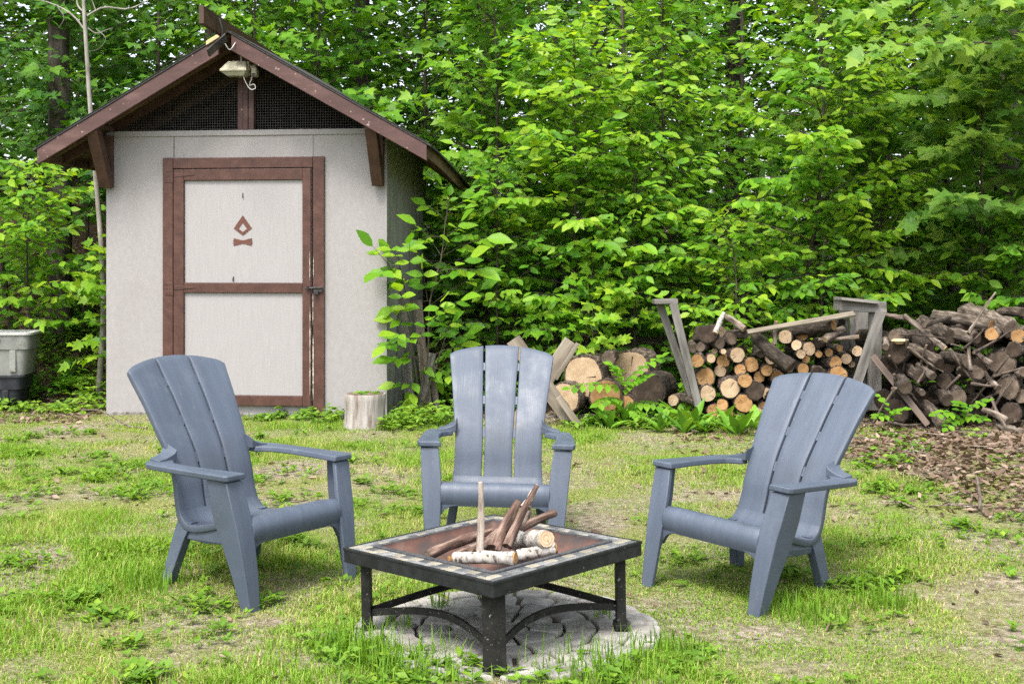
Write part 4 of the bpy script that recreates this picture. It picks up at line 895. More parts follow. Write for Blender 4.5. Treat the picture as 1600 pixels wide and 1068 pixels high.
def tub(name, cx, cy_, z0, z1, wx, wy, m1, m2, label, lip=True):
    o = empty(name, (cx, cy_, z0), R(8), label, 'tub'); H = z1 - z0
    def rr_ring(hx, hy, z, rad=.07):
        P = []
        for sx, sy, a0 in ((1, -1, -90), (1, 1, 0), (-1, 1, 90), (-1, -1, 180)):
            for k in range(5): a = R(a0 + 22.5 * k); P.append((sx * (hx - rad) + rad * math.cos(a), sy * (hy - rad) + rad * math.sin(a), z))
        return P
    lv = [(wx * .43, wy * .43, 0), (wx * .465, wy * .465, H * .60), (wx * .487, wy * .487, H * .61), (wx * .492, wy * .492, H * .93)]
    V = sum([rr_ring(*l) for l in lv], []) + sum([rr_ring(l[0] - .006, l[1] - .006, l[2] + .004) for l in lv[::-1]], [])
    n = 20; K = 2 * len(lv); F = [(j * n + i, j * n + (i + 1) % n, (j + 1) * n + (i + 1) % n, (j + 1) * n + i) for j in range(K - 1) for i in range(n)] + [tuple(range(n - 1, -1, -1)), tuple((K - 1) * n + i for i in range(n))]
    bd = obj('body', mesh('body', V, F, m1, 40), o)
    V = rr_ring(wx * .5, wy * .5, H * .93) + rr_ring(wx * .515, wy * .515, H * .95) + rr_ring(wx * .515, wy * .515, H) + rr_ring(wx * .46, wy * .46, H + .004) + rr_ring(wx * .46, wy * .46, H * .93)
    obj('rim' if lip else 'lid', mesh('rim', V, [(j * n + i, j * n + (i + 1) % n, (j + 1) * n + (i + 1) % n, (j + 1) * n + i) for j in range(4) for i in range(n)] + ([] if lip else [tuple(3 * n + i for i in range(n))]), m2, 40), o)
    for s in (-1, 1):
        box('handle_ledge', (-wx * .16, wx * .16, s * wy * .487 - .02, s * wy * .487 + .02, H * .82, H * .88), m1, bd, .006)
        for k in (-1, 0, 1): box('rib', (k * wx * .30 - .03, k * wx * .30 + .03, s * wy * .462 - .012, s * wy * .462 + .008, .03, H * .6), m1, bd, .006)
    return o
tub('storage_tub', at(62, 560, 12.5).x - .60, 12.85, .33, .75, .84, .55, 'tub', 'tubrim', 'grey plastic tub with pale rim stacked on a black bin, left edge')
tub('black_bin', at(62, 600, 12.5).x - .68, 12.85, G(-5, 12.85) - .02, .325, .86, .55, 'blackbin', 'blackbin', 'black plastic bin on the ground beneath the grey tub', False)

# ------------------------------------------------------------------ foliage
def leaf_template(kind):
    if kind == 'ovate':       # pointed oval, folded along the midrib, tip drooping
        out = [(.0, 0), (.20, .17), (.46, .255), (.72, .17), (1.0, 0)]
        L = [(-w_, t, .10 * w_ - .16 * t * t) for t, w_ in out[1:-1]]; Rr = [(w_, t, .10 * w_ - .16 * t * t) for t, w_ in out[1:-1]]
        Mid = [(0, t, -.035 - .16 * t * t) for t, _ in out[1:-1]]
        V = [(0, 0, 0)] + L + Mid + Rr + [(0, 1, -.17)]
        T = [(0, 4, 1), (0, 7, 4), (1, 4, 5), (1, 5, 2), (2, 5, 6), (2, 6, 3), (3, 6, 10), (4, 7, 8), (4, 8, 5), (5, 8, 9), (5, 9, 6), (6, 9, 10)]
    elif kind == 'maple':
        pts = [(0, 0), (.16, -.05), (.50, .10), (.34, .24), (.56, .52), (.26, .50), (.20, .62), (0, 1.0)]
        Rr = pts[1:-1]; V = [(0, .30, -.03), (0, 0, 0)] + [(x, y, .10 * x - .10 * y * y) for x, y in Rr] + [(0, 1, -.12)] + [(-x, y, .10 * x - .10 * y * y) for x, y in Rr[::-1]]
        n = len(V) - 1; T = [(0, 1 + i, 1 + (i + 1) % n) for i in range(n)]
    elif kind == 'far':
        V = [(0, 0, 0), (-.26, .45, .02), (.26, .45, .02), (0, 1, -.1)]; T = [(0, 2, 1), (1, 2, 3)]
    elif kind == 'chip':
        V = [(0, 0, .02), (-.24, .35, .06), (.0, .5, -.05), (.27, .45, .08), (.03, 1, .05)]; T = [(0, 2, 1), (0, 3, 2), (1, 2, 4), (2, 3, 4)]
    elif kind == 'small':
        V = [(0, 0, 0), (-.26, .42, .04), (0, .5, -.04), (.26, .42, .04), (0, 1, -.14)]; T = [(0, 2, 1), (0, 3, 2), (1, 2, 4), (2, 3, 4)]
    elif kind == 'long':      # strap leaf of the ground plants
        ts = np.linspace(0, 1, 7); ws = .15 * np.sin(np.pi * np.clip(ts, .04, .985) ** .85) + .01
        V = []; 
        for t, w_ in zip(ts, ws): V += [(-w_, t, .22 * w_), (0, t, -.02 * 1), (w_, t, .22 * w_)]
        V = [(x, y, z - .30 * y * y) for x, y, z in V]; T = []
        for i in range(6):
            for k in range(2): p = i * 3 + k; T += [(p, p + 1, p + 4), (p, p + 4, p + 3)]
    return np.array(V, float), np.array(T, int)
TPL = {k: leaf_template(k) for k in ('ovate', 'maple', 'far', 'long', 'chip', 'small')}
def leaves_mesh(name, P, Dv, N, S, tint, kind, mat):
    tv, tt = TPL[kind]; P = np.asarray(P); Dv = np.asarray(Dv); N = np.asarray(N); S = np.asarray(S)
    Dv = Dv / (np.linalg.norm(Dv, axis=1)[:, None] + 1e-9); N = N - Dv * np.sum(N * Dv, 1)[:, None]; N /= np.linalg.norm(N, axis=1)[:, None] + 1e-9
    X = np.cross(Dv, N); curl = rng.uniform(.3, 1.5, len(P))
    V = P[:, None] + S[:, None, None] * (tv[None, :, 0, None] * X[:, None] + tv[None, :, 1, None] * Dv[:, None] + (tv[None, :, 2, None] * curl[:, None, None]) * N[:, None])
    n = len(tv); T = tt[None] + (np.arange(len(P)) * n)[:, None, None]
    return bigmesh(name, V.reshape(-1, 3), T.reshape(-1, 3), mat, np.repeat(np.clip(tint, 0, 1), n), True)
def rot_about(v, ax, a):
    v = np.asarray(v, float); ax = np.asarray(ax, float); c, s = math.cos(a), math.sin(a)
    return v * c + np.cross(ax, v) * s + ax * np.dot(ax, v) * (1 - c)
def grow(seed, H, Rad, z0, nb, lsize, tspace=.11, lspace=.055, twl=.38, lean=(0, 0), comp=False, prof=None, droop=.25, sides=None, trunk_r=None):
    """grow one young tree at the origin: returns leaf arrays and wood tubes; branches lie in flat, layered sprays"""
    r = np.random.default_rng(seed); P = []; Dd = []; Nn = []; S = []; T = []; wood = []
    up = np.array([0, 0, 1.]); trunk_r = trunk_r or .006 + .0048 * H
    ks = np.linspace(0, 1, 9); bendx, bendy = r.normal(0, .06, 2) * H * .6
    tr = np.c_[lean[0] * ks + bendx * np.sin(ks * 2.6), lean[1] * ks + bendy * np.sin(ks * 3.1), H * ks]
    wood.append((tr, np.linspace(trunk_r, trunk_r * .18, 9), 7))
    az0 = r.uniform(0, 6.28)
    for bi in range(nb):
        f = (bi + r.uniform(0, .9)) / nb; z = z0 + (H * .985 - z0) * f
        k = z / H; base = np.array([np.interp(k, ks, tr[:, i]) for i in range(3)])
        L = Rad * (prof(f) if prof else (1.0 - .72 * f ** 1.5) * (.55 + .45 * min(1, f * 5))) * r.uniform(.7, 1.15)
        az = az0 + bi * 2.4 + r.normal(0, .35)
        if sides is not None: az = r.uniform(*sides)
        el = R(18 + 34 * f) + r.normal(0, .12)
        d = np.array([math.cos(az) * math.cos(el), math.sin(az) * math.cos(el), math.sin(el)]); n = max(4, int(L / .12)); p = base.copy(); pts = [p.copy()]; ds = [d.copy()]
        for i in range(n):
            d = d + np.array([r.normal(0, .07), r.normal(0, .07), -droop * 1.6 / n + r.normal(0, .04)]); d /= np.linalg.norm(d); p = p + d * L / n; pts.append(p.copy()); ds.append(d.copy())
        pts = np.array(pts); wood.append((pts, np.linspace(max(.0035, trunk_r * .35 * (1 - .6 * f)), .0018, len(pts)), 4))
        bt = r.normal(.5, .16)
        sgn = 1; s = L * .16
        twigs = []
        while s < L:
            j = min(int(s / L * n), n - 1); q = pts[j] + (pts[j + 1] - pts[j]) * (s / L * n - j); dd = ds[j]
            side = np.cross(dd, up); side /= np.linalg.norm(side) + 1e-9
            a = R(r.uniform(38, 62)) * sgn; td = dd * math.cos(a) + side * math.sin(a); td[2] += r.normal(-.02, .10); td /= np.linalg.norm(td)
            tl = twl * L ** .5 * (1.05 - .75 * s / L) * r.uniform(.6, 1.25); twigs.append((q, td, tl)); sgn = -sgn; s += tspace * r.uniform(.7, 1.3)
        twigs.append((pts[-1], ds[-1], lsize * 1.5))
        for q, td, tl in twigs:
            m_ = max(2, int(tl / lspace)); side = np.cross(td, up); side /= np.linalg.norm(side) + 1e-9; nrm = np.cross(side, td)
            end = q + td * tl + np.array([0, 0, -droop * .25 * tl]); 
            if tl > .1: wood.append((np.array([q, (q + end) / 2 + [0, 0, .01], end]), [.0024, .0018, .0012], 3))
            for i in range(m_ + 1):
                u = (i + .6) / (m_ + .6); pp = q + (end - q) * u; last = i == m_
                for sg in ((1, -1) if comp and not last else ((1 if i % 2 else -1),)):
                    ang = 0 if last else sg * R(r.uniform(40, 68)); ld = td * math.cos(ang) + side * math.sin(ang); ld = ld + np.array([0, -.12, -r.uniform(.05, .75)])
                    P.append(pp + ld * .012); Dd.append(ld); nn = nrm * .75 + r.normal(0, .34, 3) + np.array([0, -.55, 0]); Nn.append(nn)
                    S.append(lsize * r.uniform(.6, 1.15) * (1.1 if last else 1)); T.append(bt + r.normal(0, .23) + (.22 if u > .8 and s / max(L, .01) > .9 else 0) + .18 * (f - .5))
    return np.array(P), np.array(Dd), np.array(Nn), np.array(S), np.array(T), wood
def wood_mesh(name, wood, mat):
    V = []; F = []
    for path, rad, ns in wood:
        v, f = tube_data(path, rad, ns, False); k = len(V); V += v; F += [tuple(i + k for i in q) for q in f]
    return mesh(name, V, F, mat, 60)
M['twig'] = nmat('sapling_bark', [(.3, (.03, .024, .017)), (.7, (.085, .07, .05))], 20, .9, .5, .004, (1, 1, .2))
M['trunk'] = nmat('forest_trunk_bark', [(.28, (.02, .017, .013)), (.55, (.06, .05, .04)), (.8, (.14, .12, .10))], 9, .95, 1.0, .03, (1, 1, .22), 8)
M['palebark'] = nmat('pale_smooth_bark', [(.3, (.13, .12, .098)), (.6, (.22, .207, .178)), (.8, (.29, .278, .245))], 12, .85, .4, .005, (1, 1, .4), 6)
NLEAF = 0
def tree(name, x, y, label, cat, group, leaf, mat, seed, H, Rad, z0, nb, lsize, **kw):
    global NLEAF
    P, Dd, Nn, S, T, wood = grow(seed, H, Rad, z0, nb, lsize, **kw); NLEAF += len(P)
    t_ = empty(name, (x, y, G(x, y) - .02), 0, label, cat, group)
    obj('trunk', wood_mesh('trunk', wood, 'twig'), t_)
    c = obj('crown', leaves_mesh('crown', P, Dd, Nn, S, T, leaf, mat), t_); c['kind'] = 'stuff'
    return t_
# the young trees at the edge of the wood
FT = [ # name, x, y, label, leaf, mat, seed, H, Rad, z0, nb, lsize, kw
 ('young_ash_tree', .60, 12.95, 'bright yellow green sapling at centre, its leafy tip below the frame top', 'ovate', 'leaf_bright', 1, 3.75, 1.25, .75, 34, .135, dict(comp=True, lspace=.07)),
 ('young_ash_tree', 1.55, 13.5, 'green sapling just right of the bright central sapling', 'ovate', 'leaf_bright', 2, 4.6, 1.2, 1.0, 36, .125, dict(lspace=.06)),
 ('young_beech_tree', 2.75, 13.3, 'tall sapling with dark thin stem above the tidy firewood stack', 'ovate', 'leaf_bright', 3, 5.2, 1.25, .9, 38, .12, dict(comp=True, lspace=.07)),
 ('young_maple_tree', 4.75, 12.75, 'pale maple sapling with lobed leaves at right above rough pile', 'maple', 'leaf_maple', 4, 3.5, 1.35, 1.35, 24, .15, dict(lspace=.085)),
 ('young_beech_tree', 3.75, 13.2, 'low leafy sapling left of the pale maple on the right', 'ovate', 'leaf_bright', 5, 2.9, 1.1, .5, 26, .115, dict()),
 ('young_maple_tree', -.35, 13.9, 'tall green maple sapling just right of the shed roof end', 'maple', 'leaf_mid', 6, 5.0, 1.4, .6, 34, .125, dict(lspace=.075)),
 ('young_beech_tree', -.15, 12.9, 'low bushy sapling behind the middle chair and leafy sprout', 'ovate', 'leaf_mid', 7, 2.6, 1.0, .3, 26, .115, dict()),
 ('young_maple_tree', -1.9, 15.0, 'maple behind the right slope of the shed roof', 'maple', 'leaf_mid', 8, 5.6, 1.6, 1.6, 30, .125, dict(lspace=.075)),
 ('young_beech_tree', -3.0, 15.6, 'sapling peeping over the shed ridge beam', 'ovate', 'leaf_mid', 9, 5.2, 1.5, 1.8, 30, .12, dict()),
 ('young_beech_tree', -5.0, 13.5, 'bright leafy sapling at the left frame edge above the tub', 'ovate', 'leaf_bright', 10, 2.35, 1.05, .7, 22, .12, dict()),
 ('young_maple_tree', -4.9, 14.6, 'tall dark maple sapling at upper left beside the shed eave', 'maple', 'leaf_deep', 11, 4.2, 1.5, 1.5, 28, .13, dict(lspace=.08)),
 ('young_maple_tree', 5.6, 13.6, 'maple reaching in along the right frame edge', 'maple', 'leaf_mid', 12, 4.8, 1.5, .8, 30, .135, dict(lspace=.08)),
 ('young_beech_tree', 2.05, 12.65, 'low bright sapling behind the leaning rack posts', 'ovate', 'leaf_bright', 13, 2.0, .85, .3, 20, .11, dict()),
 ('young_maple_tree', .75, 12.45, 'knee high maple seedling over the big log rounds', 'maple', 'leaf_bright', 14, 1.35, .6, .45, 10, .105, dict(lspace=.07)),
 ('young_beech_tree', 3.1, 12.5, 'low green sapling behind the middle of firewood stack', 'ovate', 'leaf_mid', 15, 1.75, .8, .3, 17, .105, dict()),
 ('young_beech_tree', 5.0, 12.4, 'low sapling behind the top logs of rough pile', 'ovate', 'leaf_mid', 16, 1.9, .9, .5, 18, .12, dict(comp=True, lspace=.07)),
 ('young_maple_tree', -4.1, 13.15, 'small maple sapling by the shed wall at left', 'maple', 'leaf_bright', 17, 1.6, .65, .5, 12, .115, dict(lspace=.075)),
 ('young_beech_tree', 6.3, 12.6, 'sapling just past the right frame edge', 'ovate', 'leaf_mid', 18, 3.6, 1.2, .6, 26, .12, dict()),
 ('young_beech_tree', -6.2, 13.2, 'sapling just past the left frame edge', 'ovate', 'leaf_mid', 19, 3.2, 1.2, .6, 22, .12, dict()),
 ('young_beech_tree', 1.25, 12.75, 'middling sapling filling the gap right of the bright central one', 'ovate', 'leaf_mid', 20, 2.4, .9, .4, 22, .11, dict()),
 ('young_maple_tree', 4.1, 14.1, 'tall maple in the shade behind the right hand saplings', 'maple', 'leaf_mid', 21, 5.4, 1.5, .6, 34, .13, dict(lspace=.08)),
]
for nm, x, y, lb, lf, mt, sd_, H, Rad, z0, nb, ls, kw in FT: tree(nm, x, y, lb, 'tree', 'young trees at the wood edge', lf, mt, sd_, H, Rad, z0, int(nb * 1.8), ls * 1.06, tspace=.095, **kw)
r_ = np.random.default_rng(77)
k = 0
for yy in (15.2, 17.0, 19.2):          # understorey in the shade behind
    for xx in np.arange(-8.2, 9.5, 2.1 if yy < 16 else 2.5):
        x = xx + r_.uniform(-.6, .6); y = yy + r_.uniform(-.6, .6)
        if -4.2 < x < -1.0 and y < 15.4: continue
        lf = 'maple' if r_.random() < .25 else 'small'
        tree('understorey_tree', x, y, 'shaded understorey tree among the stems deep in the wood', 'tree', 'understorey trees deep in the wood', lf, 'leaf_mid' if r_.random() < .6 else 'leaf_deep', 100 + k, r_.uniform(5.0, 7.6), r_.uniform(1.5, 2.0), .4, 46, .145, lspace=.085, tspace=.15); k += 1
for x, y in ((.6, 15.6), (1.9, 15.1), (2.9, 16.2), (.0, 17.4), (2.2, 18.0), (3.6, 15.4), (1.2, 16.6), (5.2, 15.0), (-1.2, 16.6), (-2.4, 17.6), (-.6, 15.6), (-3.4, 18.4)):
    tree('understorey_tree', x, y, 'shaded understorey tree among the stems deep in the wood', 'tree', 'understorey trees deep in the wood', 'small', 'leaf_mid', 100 + k, r_.uniform(6.2, 7.6), 1.7, 1.2, 42, .15, lspace=.09, tspace=.15); k += 1
# overhanging maple bough at the upper right, rooted off-frame right
tree('overhanging_maple', 5.9, 12.1, 'grey green maple boughs hanging in from the upper right corner', 'tree', None, 'maple', 'leaf_maple', 61, 4.6, 2.7, 2.9, 15, .15, lspace=.085, sides=(R(150), R(215)), prof=lambda f: 1.0, trunk_r=.06, droop=.35)
# tall forest trees: trunks in view, unseen crowns added above the frame to shade the wood
def tall(x, y, r, seed, label, mat='trunk', H=13, group='tall forest trees'):
    q = np.random.default_rng(seed); t_ = empty('forest_tree', (x, y, G(x, y) - .05), 0, label, 'tree', group)
    ks = np.linspace(0, 1, 8); path = np.c_[q.normal(0, .08) * np.sin(ks * 3), q.normal(0, .08) * np.sin(ks * 2.5), H * ks]
    wood = [(path, r * (1.12 - .8 * ks), 12)]; P = []; Dd = []; Nn = []
    for b in range(14):
        z = H * q.uniform(.66, .97); a = q.uniform(0, 6.28); L = q.uniform(1.6, 3.4); d = np.array([math.cos(a), math.sin(a), .35])
        wood.append((np.array([[path[-1][0] * 0, 0, z], d * L * .5 + [0, 0, z], d * L + [0, 0, z + .2]]), [r * .3, r * .2, .02], 5))
        c = d * L * .75 + [0, 0, z]; m_ = 70; P.append(c + q.normal(0, 1, (m_, 3)) * [.95, .95, .4]); dd = q.normal(0, 1, (m_, 3)); dd[:, 2] *= .3; Dd.append(dd); Nn.append(q.normal(0, .35, (m_, 3)) + [0, 0, 1])
    obj('trunk', wood_mesh('trunk', wood, mat), t_); P = np.concatenate(P)
    c = obj('crown', leaves_mesh('crown', P, np.concatenate(Dd), np.concatenate(Nn), q.uniform(.22, .4, len(P)), q.normal(.5, .2, len(P)), 'ovate', 'leaf_mid'), t_); c['kind'] = 'stuff'
TT = [(-5.15, 14.6, .13, 'thick dark trunk at the upper left of the frame'), (5.9, 15.2, .15, 'thick dark trunk near the right frame edge'), (6.9, 17.5, .14, 'dark trunk farthest right'),
      (1.15, 17.3, .10, 'grey trunk glimpsed behind the central saplings'), (2.6, 18.5, .12, 'grey trunk glimpsed above the firewood stack'), (4.5, 16.6, .10, 'slim dark trunk behind the pale maple'),
      (-2.2, 18, .13, 'trunk glimpsed over the right shed roof slope'), (-4.0, 17.2, .12, 'trunk glimpsed over the left shed roof slope'), (-7.4, 18, .16, 'trunk past the left frame edge'), (3.6, 20.5, .15, 'far trunk right of centre'), (-.4, 20, .15, 'far trunk left of centre'), (8.8, 16, .16, 'trunk past the right frame edge'), (6.0, 21, .16, 'far trunk at the right')]
for i, (x, y, r, lb) in enumerate(TT): tall(x, y, r, 900 + i, lb)
# pale dead sapling behind the left eave
ds = empty('dead_sapling', (-4.29, 13.2, G(-4.29, 13.2) - .03), 0, 'pale leafless sapling with bare twigs rising behind the left eave', 'tree')
b0 = Vector(ds.location); TP = [at(162, 470, 13.2) - b0, at(158, 380, 13.2) - b0, at(149, 270, 13.2) - b0, at(141, 170, 13.2) - b0, at(134, 60, 13.2) - b0, at(128, -40, 13.2) - b0]
TP = [Vector((.02, 0, 0))] + TP
tube('trunk', spline(TP, 24), np.linspace(.034, .018, 24), 'palebark', ds, 9, .04, 3)
for pts, r in (([(135, 50), (115, 25), (70, 2), (40, -4)], .010), ([(134, 22), (122, 10), (120, -15)], .012), ([(136, 25), (160, 12), (200, 14), (240, -4)], .011), ([(137, 44), (150, 52), (168, 46), (176, 44)], .008), ([(150, 45), (165, 60), (152, 78), (140, 80)], .006), ([(88, 8), (100, 28), (92, 44)], .006), ([(150, 18), (140, -10)], .006)):
    tube('twig', spline([at(x, y, 13.2 + .04 * i) - b0 for i, (x, y) in enumerate(pts)], 10), np.linspace(r, r * .4, 10), 'palebark', ds, 6, .1, int(pts[0][0]))
# the mass of the wood beyond
q = np.random.default_rng(5); N_ = 170000
P = np.c_[q.uniform(-17, 17, N_), q.uniform(19, 32, N_), q.uniform(-.3, 1, N_) ** 1 * 0]
P[:, 2] = gz(P[:, 0], P[:, 1]) + q.uniform(0, 1, N_) ** .95 * 10.0
P += q.normal(0, .25, P.shape); dd = q.normal(0, 1, (N_, 3)); dd[:, 2] *= .35
fw = obj('far_woods', leaves_mesh('far_woods', P, dd, q.normal(0, .35, (N_, 3)) + [0, -.3, 1], q.uniform(.17, .33, N_), q.normal(.5, .22, N_), 'far', 'leaf_mid')); tag(fw, 'mass of leaves of the wood beyond the nearer trees', 'woods', kind='stuff')
print('leaves', NLEAF)

# large-leaved sapling by the shed: every leaflet its own piece
def leafobj_mesh(name, kind, mat, tint, curl=1.0):
    tv, tt = TPL[kind]; me = bpy.data.meshes.new(name); v = tv.copy(); v[:, 2] *= curl
    return bigmesh(name, v, tt, mat, np.full(len(v), tint), True)
LM = {(k, i): leafobj_mesh('leaf', k, mt, t_, c) for k, mt in (('ovate', 'leaf_bright'), ('long', 'leaf_broad'), ('maple', 'leaf_bright')) for i, (t_, c) in enumerate(((.1, .6), (.35, 1.0), (.55, 1.5), (.8, .9)))}
def place_leaf(name, kind, i, p, d, n, s, parent, wide=1.0):
    o = bpy.data.objects.new(name, LM[(kind, i)]); C.objects.link(o); o.parent = parent
    d = Vector(d).normalized(); n = Vector(n); n = (n - d * n.dot(d)).normalized(); x = d.cross(n)
    m = Matrix((x * s * wide, d * s, n * s)).transposed().to_4x4(); m.translation = Vector(p); o.matrix_local = m; return o
def hickory():
    bx, by = at(652, 645, 11.75).x, 11.75; t_ = empty('hickory_sapling', (bx, by, G(bx, by)), 0, 'large leaved green sapling growing at the right corner of the shed', 'sapling'); b0 = Vector(t_.location)
    r = random.Random(12)
    stems = [[(652, 640), (668, 560), (672, 470), (690, 400), (696, 345), (700, 318)], [(655, 640), (650, 580), (640, 520), (632, 450), (620, 400)], [(657, 640), (672, 600), (690, 545), (705, 500)]]
    for s in stems: tube('stem', spline([at(x, y, 11.75 - .02 * i) - b0 for i, (x, y) in enumerate(s)], 16), np.linspace(.011, .004, 16), 'twig', t_, 6)
    lf = [ # rachis from, to (px), leaflet length px
     (632,450, 560,385,46),(628,420,575,425,52),(640,470,600,400,40),(668,480,745,430,50),(690,400,760,372,52),(690,400,650,350,40),(696,345,665,320,36),(698,335,735,310,40),(700,320,690,290,30),(672,470,610,480,46),(672,500,720,468,48),(660,540,612,520,44),(655,560,610,560,44),(668,560,720,540,42),(650,580,640,620,40),(650,560,680,590,40),(690,545,730,520,38),(640,520,590,540,40),(680,430,625,440,42),(676,450,735,400,48),(640,430,640,380,40),(672,520,690,470,40),(655,600,615,600,36),(690,400,720,345,42),(650,540,668,500,36),(640,500,625,455,42),(668,470,660,420,40),(625,410,600,385,36)]
    lf = lf + [(x0 + r.uniform(-8, 8), y0 + r.uniform(10, 45), x1 + r.uniform(-18, 18), y1 + r.uniform(15, 60), ll * .85) for x0, y0, x1, y1, ll in lf[3:16] if y1 < 560]
    for i, (x0, y0, x1, y1, ll) in enumerate(lf):
        x1 = x1 + max(0, 625 - x1) * .35; ya = 11.72; yb = ya + r.uniform(-.38, .12); a = at(x0, y0, ya) - b0; b_ = at(x1, y1, yb) - b0; mid = (a + b_) / 2 + Vector((0, 0, .02))
        rc = tube('leaf', spline([a, mid, b_], 6), np.linspace(.004, .0018, 6), 'twig', t_, 5); d = (b_ - a).normalized(); side = d.cross(Vector((0, 0, 1))).normalized(); s = ll * ya / FPX * .72
        n0 = Vector((r.uniform(-.3, .3), -.85 + r.uniform(-.3, .3), .9))
        for u, sg in ((.42, 1), (.45, -1), (.8, 1), (.84, -1), (1, 0)):
            p = a + (b_ - a) * u; ang = sg * R(r.uniform(48, 68)); ld = d * math.cos(ang) + side * math.sin(ang) + Vector((0, 0, -r.uniform(.05, .35)))
            place_leaf('leaflet', 'ovate', r.randrange(4), p, ld, n0 + Vector((r.uniform(-.25, .25), r.uniform(-.25, .25), 0)), s * (1.15 if sg == 0 else r.uniform(.7, 1.0)), rc, 1.12)
hickory()
# broad-leaved ground plants in front of the wood stacks
def clump(x, y, n, size, seed, label, group='broad leaved plants by the wood stacks', kind='long'):
    r = random.Random(seed); t_ = empty('broad_leaved_plant', (x, y, G(x, y)), r.uniform(0, 6), label, 'plant', group)
    for i in range(n):
        a = 2.4 * i + r.uniform(-.3, .3); el = R(r.uniform(25, 80)); d = Vector((math.cos(a) * math.cos(el), math.sin(a) * math.cos(el), math.sin(el))); n_ = Vector((-math.cos(a) * math.sin(el), -math.sin(a) * math.sin(el), math.cos(el)))
        place_leaf('leaf', kind, r.randrange(4), d * .01, d, n_, size * r.uniform(.65, 1.1), t_, r.uniform(.9, 1.25))
for i, (px, py) in enumerate(sorted([(925, 668), (945, 662), (972, 664), (995, 668), (1018, 672), (1042, 666), (1062, 674), (1082, 668), (1105, 676), (1128, 672), (1150, 678), (1172, 674), (1140, 668), (1095, 662), (1010, 660), (1192, 680), (960, 672), (1075, 660), (905, 662)])):
    Y = HC * FPX / (py - YH); clump((px - 800) * Y / FPX + (i * 7 % 5 - 2) * .03, Y + (i * 11 % 7 - 3) * .05, 5 + i * 5 % 6, .15 + .03 * (i * 13 % 6), 40 + i, f'clump of long upright leaves, {ORD[i]} from left in row below the wood stacks')
# drooping compound leaves in front of the big rounds and at the rough pile
def pinnate(name, px0, py0, Y, leaves, label, ll, seed, npair=6):
    r = random.Random(seed); b0 = at(px0, py0, Y); b0.z = G(b0.x, b0.y); t_ = empty(name, b0, 0, label, 'plant')
    for x0, y0, x1, y1 in leaves:
        a = at(x0, y0, Y) - b0; b_ = at(x1, y1, Y - .15) - b0; mid = (a + b_) / 2 + Vector((0, 0, .03))
        rc = tube('leaf', spline([Vector((0, 0, 0)), a * .6 + Vector((0, 0, .02)), a, mid, b_], 12), np.linspace(.004, .0015, 12), 'twig', t_, 5); d = (b_ - a).normalized(); side = d.cross(Vector((0, -.4, 1))).normalized()
        for k in range(npair):
            for sg in (1, -1):
                u = (k + .5) / npair; p = a + (b_ - a) * u + Vector((0, 0, .03 * 4 * u * (1 - u))); ang = sg * R(65); ld = d * math.cos(ang) + side * math.sin(ang) + Vector((0, 0, -.15))
                place_leaf('leaflet', 'ovate', r.randrange(3), p, ld, Vector((r.uniform(-.2, .2), -.5, 1)), ll * Y / FPX * r.uniform(.8, 1.1), rc, 1.3)
        place_leaf('leaflet', 'ovate', 1, b_, d, Vector((0, -.5, 1)), ll * Y / FPX, rc, 1.3)
pinnate('locust_sprout', 975, 660, 11.35, [(975, 600, 1032, 558), (970, 605, 892, 606), (972, 600, 955, 570), (975, 612, 1010, 590), (970, 625, 935, 632), (985, 630, 1045, 640), (975, 640, 1000, 650)], 'sprout with rows of small oval leaflets before the big log rounds', 17, 1)
pinnate('locust_sprout', 1500, 672, 10.6, [(1500, 650, 1540, 628), (1498, 650, 1462, 648), (1500, 655, 1535, 655), (1498, 655, 1480, 668), (1500, 645, 1500, 630)], 'dark green leafy sprig at the foot of rough wood pile', 15, 2, 4)
pinnate('locust_sprout', 1395, 662, 10.9, [(1395, 650, 1372, 618), (1396, 650, 1412, 640), (1395, 655, 1370, 652)], 'small leafy sprig at the foot of the rack end board', 14, 3, 3)
pinnate('locust_sprout', 1590, 735, 8.6, [(1590, 725, 1562, 718), (1592, 725, 1615, 710), (1590, 728, 1570, 735)], 'leafy sprig at the right frame edge above the litter', 22, 4, 3)

# low weeds: shed foot, wood edge (patches of leaves nobody could count)
def weeds(name, spots, label, mat, ls, seed, kind='small', dens=26):
    q = np.random.default_rng(seed); P = []; Dd = []; Nn = []; S = []; T = []
    for x, y, rad, hh in spots:
        ns = int(dens * rad * 6) + 5
        for _ in range(ns):
            a = q.uniform(0, 6.28); rr = rad * q.uniform(0, 1) ** .6; bx, by = x + rr * math.cos(a), y + rr * math.sin(a); bz = G(bx, by); h_ = hh * q.uniform(.35, 1.1) * (1 - .4 * rr / rad); bt = q.normal(.5, .2)
            for j in range(q.integers(4, 9)):
                u = q.uniform(.25, 1); az = q.uniform(0, 6.28); P.append([bx + .15 * hh * math.cos(a) * u, by + .15 * hh * math.sin(a) * u, bz + h_ * u]); Dd.append([math.cos(az), math.sin(az), q.uniform(-.5, .3)]); Nn.append([q.normal(0, .3), q.normal(-.2, .3), 1]); S.append(ls * q.uniform(.5, 1.2)); T.append(bt + q.normal(0, .15))
    o = obj(name, leaves_mesh(name, P, Dd, Nn, np.array(S), np.array(T), kind, mat)); tag(o, label, 'weeds', kind='stuff'); return o
def gp(px, py): Y = HC * FPX / (py - YH); return (px - 800) * Y / FPX, Y
sp = [(*gp(x, y), rad, hh) for x, y, rad, hh in [(420, 655, .12, .10), (450, 652, .10, .12), (480, 655, .10, .13), (510, 660, .13, .17), (525, 655, .08, .24), (600, 668, .12, .16), (625, 672, .16, .22), (655, 668, .2, .27), (685, 668, .2, .24), (700, 660, .12, .3), (640, 655, .15, .26), (575, 668, .05, .06)]]
